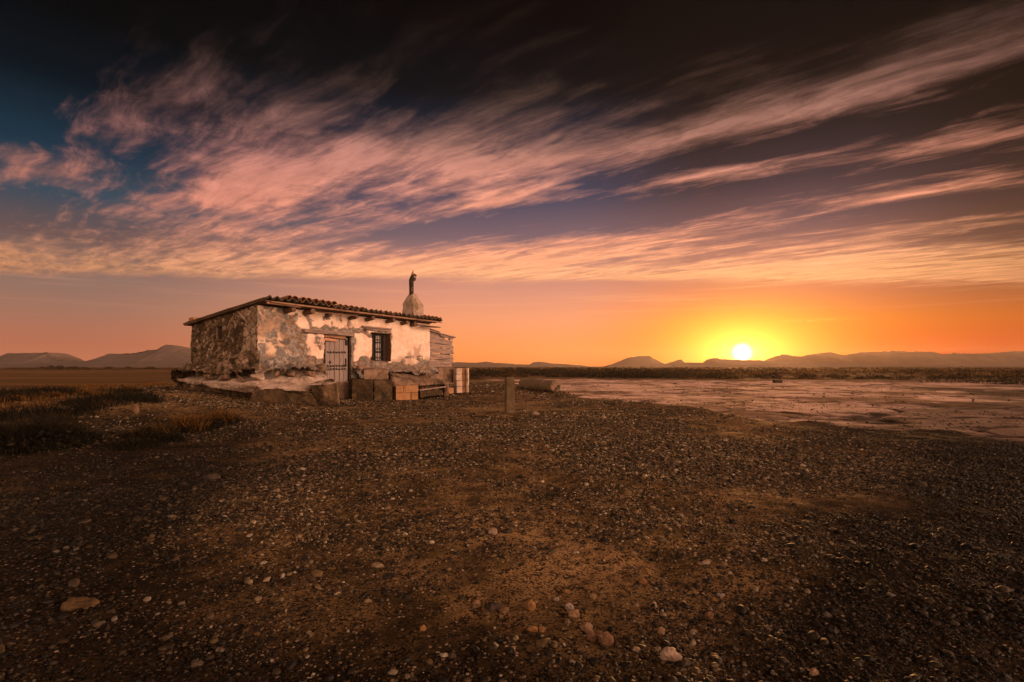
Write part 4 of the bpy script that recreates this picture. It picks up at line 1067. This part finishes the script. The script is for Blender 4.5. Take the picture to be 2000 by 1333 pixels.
bigrock(984, 1200, 22, 11, 'reddish brown stone leaning on the black flat rock', 14, BRN)
bigrock(1001, 1276, 13, 10, 'pale pink pebble alone on bare soil at the bottom centre', 15, TAN)
bigrock(964, 1044, 17, 13, 'pale angular stone chip in the middle of the gravel', 16, PALE)
bigrock(826, 1237, 17, 11, 'orange oval pebble left of centre near the bottom', 17, OCH)
bigrock(1107, 1108 + 54, 12, 9, 'small yellow pebble below the cluster of grey ones', 18, OCH)
bigrock(1158, 1172, 13, 10, 'tan round pebble in the centre-right gravel', 19, TAN)
bigrock(1257, 1141, 13, 10, 'cream-yellow pebble beside dark soil, right of centre', 20, OCH)
bigrock(1387, 1214, 19, 14, 'dark red-brown pebble in front of a tan one, right of centre', 21, BRN)
bigrock(1408, 1168, 15, 9, 'blue-grey smooth pebble standing out on the right-hand gravel', 22, GRY)
bigrock(1334, 1188, 15, 10, 'dark brown pebble between the cream pebble and the red-brown one', 23, BRN)
bigrock(1381, 1105, 15, 10, 'pale chip nestled against a dark stone in the right-hand gravel', 24, PALE)
bigrock(1594, 1322, 19, 12, 'tan oval pebble at the bottom edge, right of the pale speckled stone', 25, TAN)
bigrock(1799, 953, 27, 14, 'black flat-topped rock alone on the dark gravel at right', 26, DRK)
bigrock(408, 939, 26, 15, 'black rock alone on the bare soil at left', 27, DRK)
bigrock(150, 1196, 60, 18, 'broad flat earthy rock low on the left side of the photo', 28, rough_mat('clod', (.085, .05, .024), (.05, .03, .014), 18, bd=.006))
bigrock(1045, 810, 13, 8, 'pale brick fragment on the ground right of the upright post', 29, PALE)
bigrock(1179, 818, 9, 8, 'slim white stone shard leaning on the gravel, right of the pale fragment', 30, PALE, tilt=.6)
bigrock(264, 809, 11, 20, 'pointed pale shard standing upright among the weeds at left', 31, TAN, flat=.35)
bigrock(1087, 1177, 12, 8, 'small grey pebble right of the ochre oval disc-shaped pebble', 32, GRY)
bigrock(1111, 809, 9, 5, 'small black stone between the pale fragment and the white shard', 33, DRK)
bigrock(919, 771, 9, 4, 'small black stone on the ground by the brick pier of the hut', 34, DRK)
def block():
    d = 31.5; x = (1518.5 - 1000) / 1000 * d; z = float(gz(x, d))
    bm = bmesh.new(); add_box(bm, (0, 0, .09), (.46, .3, .2), bevel=.015, cuts=3); jitter(bm, .015, 6, 2)
    o = from_bm('block', bm, DRK); o.location = (x, d, z); tag(o, 'small black block sitting on the pale mud flat right of the sun', 'block')
block()

# ================================================================ PLANTS
def grass_mat(name, c1, c2, c3):
    m, nt, b = mat_new(name)
    g = nt.nodes.new('ShaderNodeNewGeometry'); rnd = E(nt, g.outputs['Random Per Island'])
    c = ramp(nt, rnd, [(0, c1), (.55, c2), (1, c3)], srgb=False)
    nt.links.new(c, b.inputs['Base Color']); b.inputs['Roughness'].default_value = .7
    b.inputs['Specular IOR Level'].default_value = .2
    tr = nt.nodes.new('ShaderNodeBsdfTranslucent'); nt.links.new(c, tr.inputs[0])
    mx = nt.nodes.new('ShaderNodeMixShader'); mx.inputs[0].default_value = .35
    out = nt.nodes['Material Output']
    nt.links.new(b.outputs[0], mx.inputs[1]); nt.links.new(tr.outputs[0], mx.inputs[2]); nt.links.new(mx.outputs[0], out.inputs[0])
    return m
DRY = grass_mat("dry_grass", (.035, .019, .007), (.12, .058, .016), (.30, .145, .04))
DARKG = grass_mat("dark_scrub", (.006, .006, .004), (.014, .012, .007), (.032, .024, .011))
MIDG = grass_mat("scrub", (.02, .016, .008), (.055, .034, .013), (.13, .07, .022))
def blades(cx, cy, cz, rad, h, n, rs, spread=.45, w=.004, segs=3):
    """n curved tapering blades rising from a disc"""
    t = rs.uniform(0, 2 * np.pi, n); rr = rad * np.sqrt(rs.uniform(0, 1, n))
    bx, by = cx + np.cos(t) * rr, cy + np.sin(t) * rr
    L = h * rs.uniform(.45, 1.0, n)
    lt = t + rs.normal(0, .9, n); ln = np.abs(rs.normal(0, spread, n)) + rr / max(rad, 1e-3) * spread * .8
    wd = w * rs.uniform(.6, 1.4, n); pt = rs.uniform(0, 2 * np.pi, n)
    rows = []
    for k in range(segs + 1):
        f = k / segs
        ox = np.sin(ln * f) * L * f * np.cos(lt); oy = np.sin(ln * f) * L * f * np.sin(lt); oz = np.cos(ln * f * .9) * L * f
        ww = wd * (1 - f) ** .7 + .0004
        rows.append(np.stack([bx + ox + np.cos(pt) * ww, by + oy + np.sin(pt) * ww, cz + oz], 1))
        rows.append(np.stack([bx + ox - np.cos(pt) * ww, by + oy - np.sin(pt) * ww, cz + oz], 1))
    V = np.stack(rows, 1)  # n, 2*(segs+1), 3
    k = 2 * (segs + 1); base = (np.arange(n) * k)[:, None]
    F = np.concatenate([base + np.array([[2 * i, 2 * i + 1, 2 * i + 3, 2 * i + 2]]) for i in range(segs)], 0)
    return V.reshape(-1, 3), F
def join_np(parts):
    Vs, Fs, o = [], [], 0
    for V, F in parts: Vs.append(V); Fs.append(F + o); o += len(V)
    return np.concatenate(Vs), np.concatenate(Fs)
def leafcloud(cx, cy, cz, rx, rz, n, leaf, rs):
    """small leaf quads spread through a lumpy volume"""
    d = rs.normal(0, 1, (n, 3)); d /= np.linalg.norm(d, axis=1)[:, None]; d[:, 2] = np.abs(d[:, 2])
    lump = 1 + .35 * vn(d[:, 0] * 2.2 + cx, d[:, 1] * 2.2 + cy, d[:, 2] * 2.2, 9) + .2 * vn(d[:, 0] * 5 + cx, d[:, 1] * 5, d[:, 2] * 5, 10)
    r = rs.uniform(.25, 1, n) ** .5 * lump
    P = np.stack([cx + d[:, 0] * rx * r, cy + d[:, 1] * rx * r, cz + d[:, 2] * rz * r], 1)
    a = rs.normal(0, 1, (n, 3)); a /= np.linalg.norm(a, axis=1)[:, None]
    b = np.cross(a, rs.normal(0, 1, (n, 3))); b /= np.linalg.norm(b, axis=1)[:, None]
    s = leaf * rs.uniform(.5, 1.4, n)[:, None]
    V = np.stack([P - a * s, P + b * s * .35, P + a * s, P - b * s * .35], 1).reshape(-1, 3)
    return V, (np.arange(n) * 4)[:, None] + np.arange(4)[None, :]

# scrub covering the plain beyond the mud flat
rs = np.random.RandomState(21)
parts = []; darkp = []
for k in range(4200):
    y = 38 * (240 / 38) ** rs.uniform(0, 1) ; x = rs.uniform(-.75, 1.15) * y
    if (x + 9.4) * -.898 + (y - 9.4) * -.44 > -1.5: continue
    if pale_amount(np.array([x]), np.array([y]))[0] > -.02: continue
    cl = fbm(np.array([x * .09]), np.array([y * .09]), None, 3, 61)[0]
    if cl < rs.uniform(-.8, .5): continue
    h = rs.uniform(.16, .42) * (1 + .5 * cl)
    n = int(np.clip(2600 / y, 14, 70))
    if rs.uniform() < .40 + .5 * cl:
        h *= 1.45 if y < 90 else 1.2
        darkp.append(leafcloud(x, y, float(gz(x, y)) - .03, h * rs.uniform(1.2, 2.4), h, n * 2, .05 + y * .0010, rs))
    else: parts.append(leafcloud(x, y, float(gz(x, y)) - .03, h * rs.uniform(1.2, 2.6), h, n, .05 + y * .0012, rs))
V, F = join_np(parts)
tag(mesh_np('scrub_undergrowth', V, F, MIDG, smooth=False), 'low dry scrub covering the plain beyond the mud flat', 'scrub', kind='stuff')
V, F = join_np(darkp)
tag(mesh_np('scrub_undergrowth', V, F, DARKG, smooth=False), 'dark clumped scrub scattered through the plain beyond the mud flat', 'scrub', kind='stuff')
parts = []
for k in range(5200):
    y = 40 * (190 / 40) ** rs.uniform(0, 1); x = rs.uniform(-.6, 1.1) * y
    if (x + 9.4) * -.898 + (y - 9.4) * -.44 > -1.5 or pale_amount(np.array([x]), np.array([y]))[0] > -.01: continue
    if fbm(np.array([x * .06]), np.array([y * .06]), None, 3, 65)[0] < .12: continue
    parts.append(blades(x, y, float(gz(x, y)), .35 + y * .004, rs.uniform(.2, .5), 16, rs, .5, .008 + y * .0003, 2))
V, F = join_np(parts)
tag(mesh_np('dry_grass', V, F, DRY, smooth=False), 'golden dry grass between the low scrub of the plain', 'grass', kind='stuff')

# single bushes along the far rim of the mud flat
def bush(px, base_py, wpx, hpx, label, seed, mat=None, grp=None):
    d = 1.02 / ((base_py - 715) / 1000); x = (px - 1000) / 1000 * d
    rx, h = wpx / 2000 * d, hpx / 1000 * d
    z = float(gz(x, d)) - .02
    e = empty('bush', (x, d, z)); rs = np.random.RandomState(seed)
    V, F = leafcloud(0, 0, 0, rx, h, 900, h * .07, rs)
    mesh_np('foliage', V, F, mat or DARKG, e, smooth=False)
    V, F = blades(0, 0, 0, rx * .5, h * .8, 40, rs, .8, .012, 3)
    mesh_np('twigs', V, F, DARKG, e, smooth=False)
    return tag(e, label, 'bush', grp)
bush(1838, 747, 80, 20, 'broad dark bush at the rim of the mud flat, widest one right of the sun', 1)
bush(1915, 748, 90, 26, 'tall dark bush near the right edge of the photo, beyond the mud flat', 2)
bush(1984, 750, 70, 28, 'dark bush cut off by the right edge of the photo', 3)
bush(1762, 743, 44, 11, 'low dark bush just left of the dense dark bushes on the right', 4)
bush(1640, 741, 40, 12, 'round dark bush at the mud flat rim, roughly midway from sun to right edge', 5)
bush(1573, 740, 30, 10, 'small dark bush beyond the black block on the mud flat', 6, MIDG)
bush(1375, 739, 34, 15, 'brown bush left of the sunrise at the far rim of the mud flat', 7, MIDG)
bush(1255, 738.5, 34, 12, 'dark rounded bush behind the mud flat, below the flat-topped orange mesa', 8)
bush(1116, 738.5, 44, 11, 'dark low bush behind the lying concrete pipe', 9)
bush(1185, 738.5, 30, 9, 'small dark bush between the lying pipe and the orange mesa', 10)
bush(998, 738, 32, 12, 'brown bush seen just above the upright concrete post', 11, MIDG)
bush(928, 741, 34, 9, 'low dark bush just right of the brick pier of the hut', 12)

# bushes in the mist at the far end of the left field
for i, (px, wpx, top, lab) in enumerate([(84, 16, 715.5, 'misty low tree, leftmost of the row beyond the golden field'),
        (101, 14, 712.5, 'misty round-headed tree beyond the field, right of the flat-topped mesa'),
        (116, 12, 712.6, 'misty tree with narrow head beyond the field, third from the left'),
        (143, 22, 714, 'misty broad tree beyond the golden field, centre of its row'),
        (168, 20, 716, 'misty low wide tree beyond the field under the saddle of the hills'),
        (212, 18, 715.5, 'misty tree beyond the field below the left shoulder of the peaked hill'),
        (252, 16, 714.8, 'misty tree beyond the field below the long ledge of the peaked hill'),
        (295, 22, 714.2, 'misty tree beyond the field directly below the hill peak, nearest the hut')]):
    d = 235.0; x = (px - 1000) / 1000 * d; z = float(gz(x, d)); top_z = 1 + (715 - top) / 1000 * d
    h = top_z - z; r = wpx / 2000 * d; rs = np.random.RandomState(50 + i)
    e = empty('tree', (x, d, z)); bm = bmesh.new()
    for k in range(3):
        a_ = rs.uniform(0, 6.28); tube(bm, [(0, 0, -.2), (math.cos(a_) * r * .15, math.sin(a_) * r * .15, h * .3), (math.cos(a_) * r * .4, math.sin(a_) * r * .4, h * .75)], [.09, .07, .03], 6)
    from_bm('trunk', bm, DARKG, e)
    V, F = join_np([leafcloud(rs.uniform(-.8, .8) * r, rs.uniform(-.4, .4) * r, h * rs.uniform(-.05, .3), r * rs.uniform(.35, .75), h * rs.uniform(.4, .72), 170, .2, rs) for _ in range(6)])
    mesh_np('crown', V, F, MIDG, e, smooth=False)  # lighter scrub colour stands for the mist over the crowns
    tag(e, lab, 'tree', 'misty trees beyond the field')

parts = []; rs = np.random.RandomState(87)
for k in range(420):
    d = rs.uniform(205, 262); x = rs.uniform(-1.1, -.60) * d; h = rs.uniform(.3, 1.0)
    if fbm(np.array([x * .04]), np.array([d * .04]), None, 3, 89)[0] < -.1: continue
    parts.append(leafcloud(x, d, float(gz(x, d)) - .1, h * rs.uniform(2, 4.5), h, 60, .3, rs))
V, F = join_np(parts)
tag(mesh_np('far_undergrowth', V, F, MIDG, smooth=False), 'ragged low brush in the mist along the far end of the left field', 'scrub', kind='stuff')

# grass along the bank on the left
rs = np.random.RandomState(33); parts = []; dark = []
for k in range(430):
    f = rs.uniform(-.15, 1); x = -8.9 + f * -7.6 + rs.normal(0, .5); y = 9.6 + f * 14.5 + rs.normal(0, .5)
    if y > 23.5: continue
    h = rs.uniform(.05, .15)
    parts.append(blades(x, y, float(gz(x, y)) - .01, .16, h * 1.15, 34, rs, .45, .005, 3))
V, F = join_np(parts)
tag(mesh_np('bank_grass', V, F, DRY, smooth=False), 'golden dry grass fringing the crest of the bank by the field', 'grass', kind='stuff')
for k in range(900):
    a_ = rs.uniform(0, 1); x = rs.uniform(-12.5, -6.6); y = rs.uniform(6.0, 10.8)
    if fbm(np.array([x * .6]), np.array([y * .6]), None, 3, 77)[0] < -.35: continue
    if x / y > -.70 : continue
    dark.append(blades(x, y, float(gz(x, y)) - .01, .2, rs.uniform(.08, .26), 40, rs, .6, .006, 3))
V, F = join_np(dark)
tag(mesh_np('dark_undergrowth', V, F, DARKG, smooth=False), 'dark low weeds covering the slope at lower left', 'undergrowth', kind='stuff')

def tuft(px, base_py, wpx, hpx, label, seed, tops=True, n=700, z=.2, cat='grass tuft', name='grass_tuft', mats=(None, None), grp=None):
    x, d, z = ground_hit(px, base_py)
    rx, h = wpx / 2000 * d, hpx / 1000 * d
    e = empty(name, (x, d, z - .01)); rs = np.random.RandomState(seed)
    V, F = join_np([blades(rs.normal(0, .35) * rx, rs.normal(0, .3) * rx * .6, 0, rx * .35, h * rs.uniform(.6, 1.0), n // 6, rs, .5, .0045, 4) for _ in range(6)])
    mesh_np('blades', V, F, mats[0] or DRY, e, smooth=False)
    V, F = join_np([leafcloud(0, 0, 0, rx * 1.05, h * .45, n, h * .06, rs), blades(0, 0, 0, rx, h * .55, n // 2, rs, .7, .005, 3)])
    mesh_np('undergrowth', V, F, mats[1] or DARKG, e, smooth=False)
    return tag(e, label, cat, grp)
tuft(428, 826, 70, 42, 'tall orange-tipped grass tuft in front of the hut apron, rightmost of its clump', 1)
tuft(372, 838, 110, 44, 'wide dark grass clump with golden tips before the hut, middle of three', 2, n=1100)
tuft(300, 852, 90, 40, 'dark leafy clump just below the upright pale shard', 3, n=800, mats=(MIDG, None))
tuft(262, 872, 100, 26, 'low dark weed patch lying nearest the camera in the clump row', 4, n=800, mats=(DARKG, None))
tuft(330, 860, 60, 26, 'small dark weed plant in front of the wide golden-tipped clump', 5, n=500, mats=(DARKG, None))
tuft(70, 872, 190, 80, 'large dark bushy weed clump at the left edge of the photo', 6, n=2600, mats=(DARKG, DARKG), name='weed_clump', cat='weeds')
tuft(-30, 880, 160, 80, 'dark weed clump cut off by the left edge of the photo', 7, n=2000, mats=(DARKG, DARKG), name='weed_clump', cat='weeds')
tuft(252, 765, 44, 20, 'bright golden grass tuft on the bank crest, nearest the hut', 8)
tuft(103, 776, 50, 18, 'golden tuft with dark base on the bank crest, third from the hut', 9)
tuft(176, 772, 36, 14, 'short golden tuft on the bank crest between two darker gaps', 10)
tuft(20, 782, 50, 16, 'faint golden tuft on the bank at the left edge of the photo', 11)

# ================================================================ THE AIR
def haze():
    bm = bmesh.new(); g = bmesh.ops.create_cube(bm, size=1.0)['verts']
    bmesh.ops.scale(bm, vec=(2200, 2200, 36), verts=g); bmesh.ops.translate(bm, vec=(0, 0, 18 - 2.5), verts=g)
    m = bpy.data.materials.new("haze"); m.use_nodes = True; nt = m.node_tree; nt.nodes.clear()
    v = nt.nodes.new('ShaderNodeVolumePrincipled'); v.inputs['Color'].default_value = (.74, .64, .62, 1)
    v.inputs['Density'].default_value = HAZE_DENSITY; v.inputs['Anisotropy'].default_value = .68
    out = nt.nodes.new('ShaderNodeOutputMaterial'); nt.links.new(v.outputs[0], out.inputs['Volume'])
    tag(from_bm('haze', bm, m), 'thin pinkish morning haze over the whole plain', 'haze', kind='stuff')
haze()
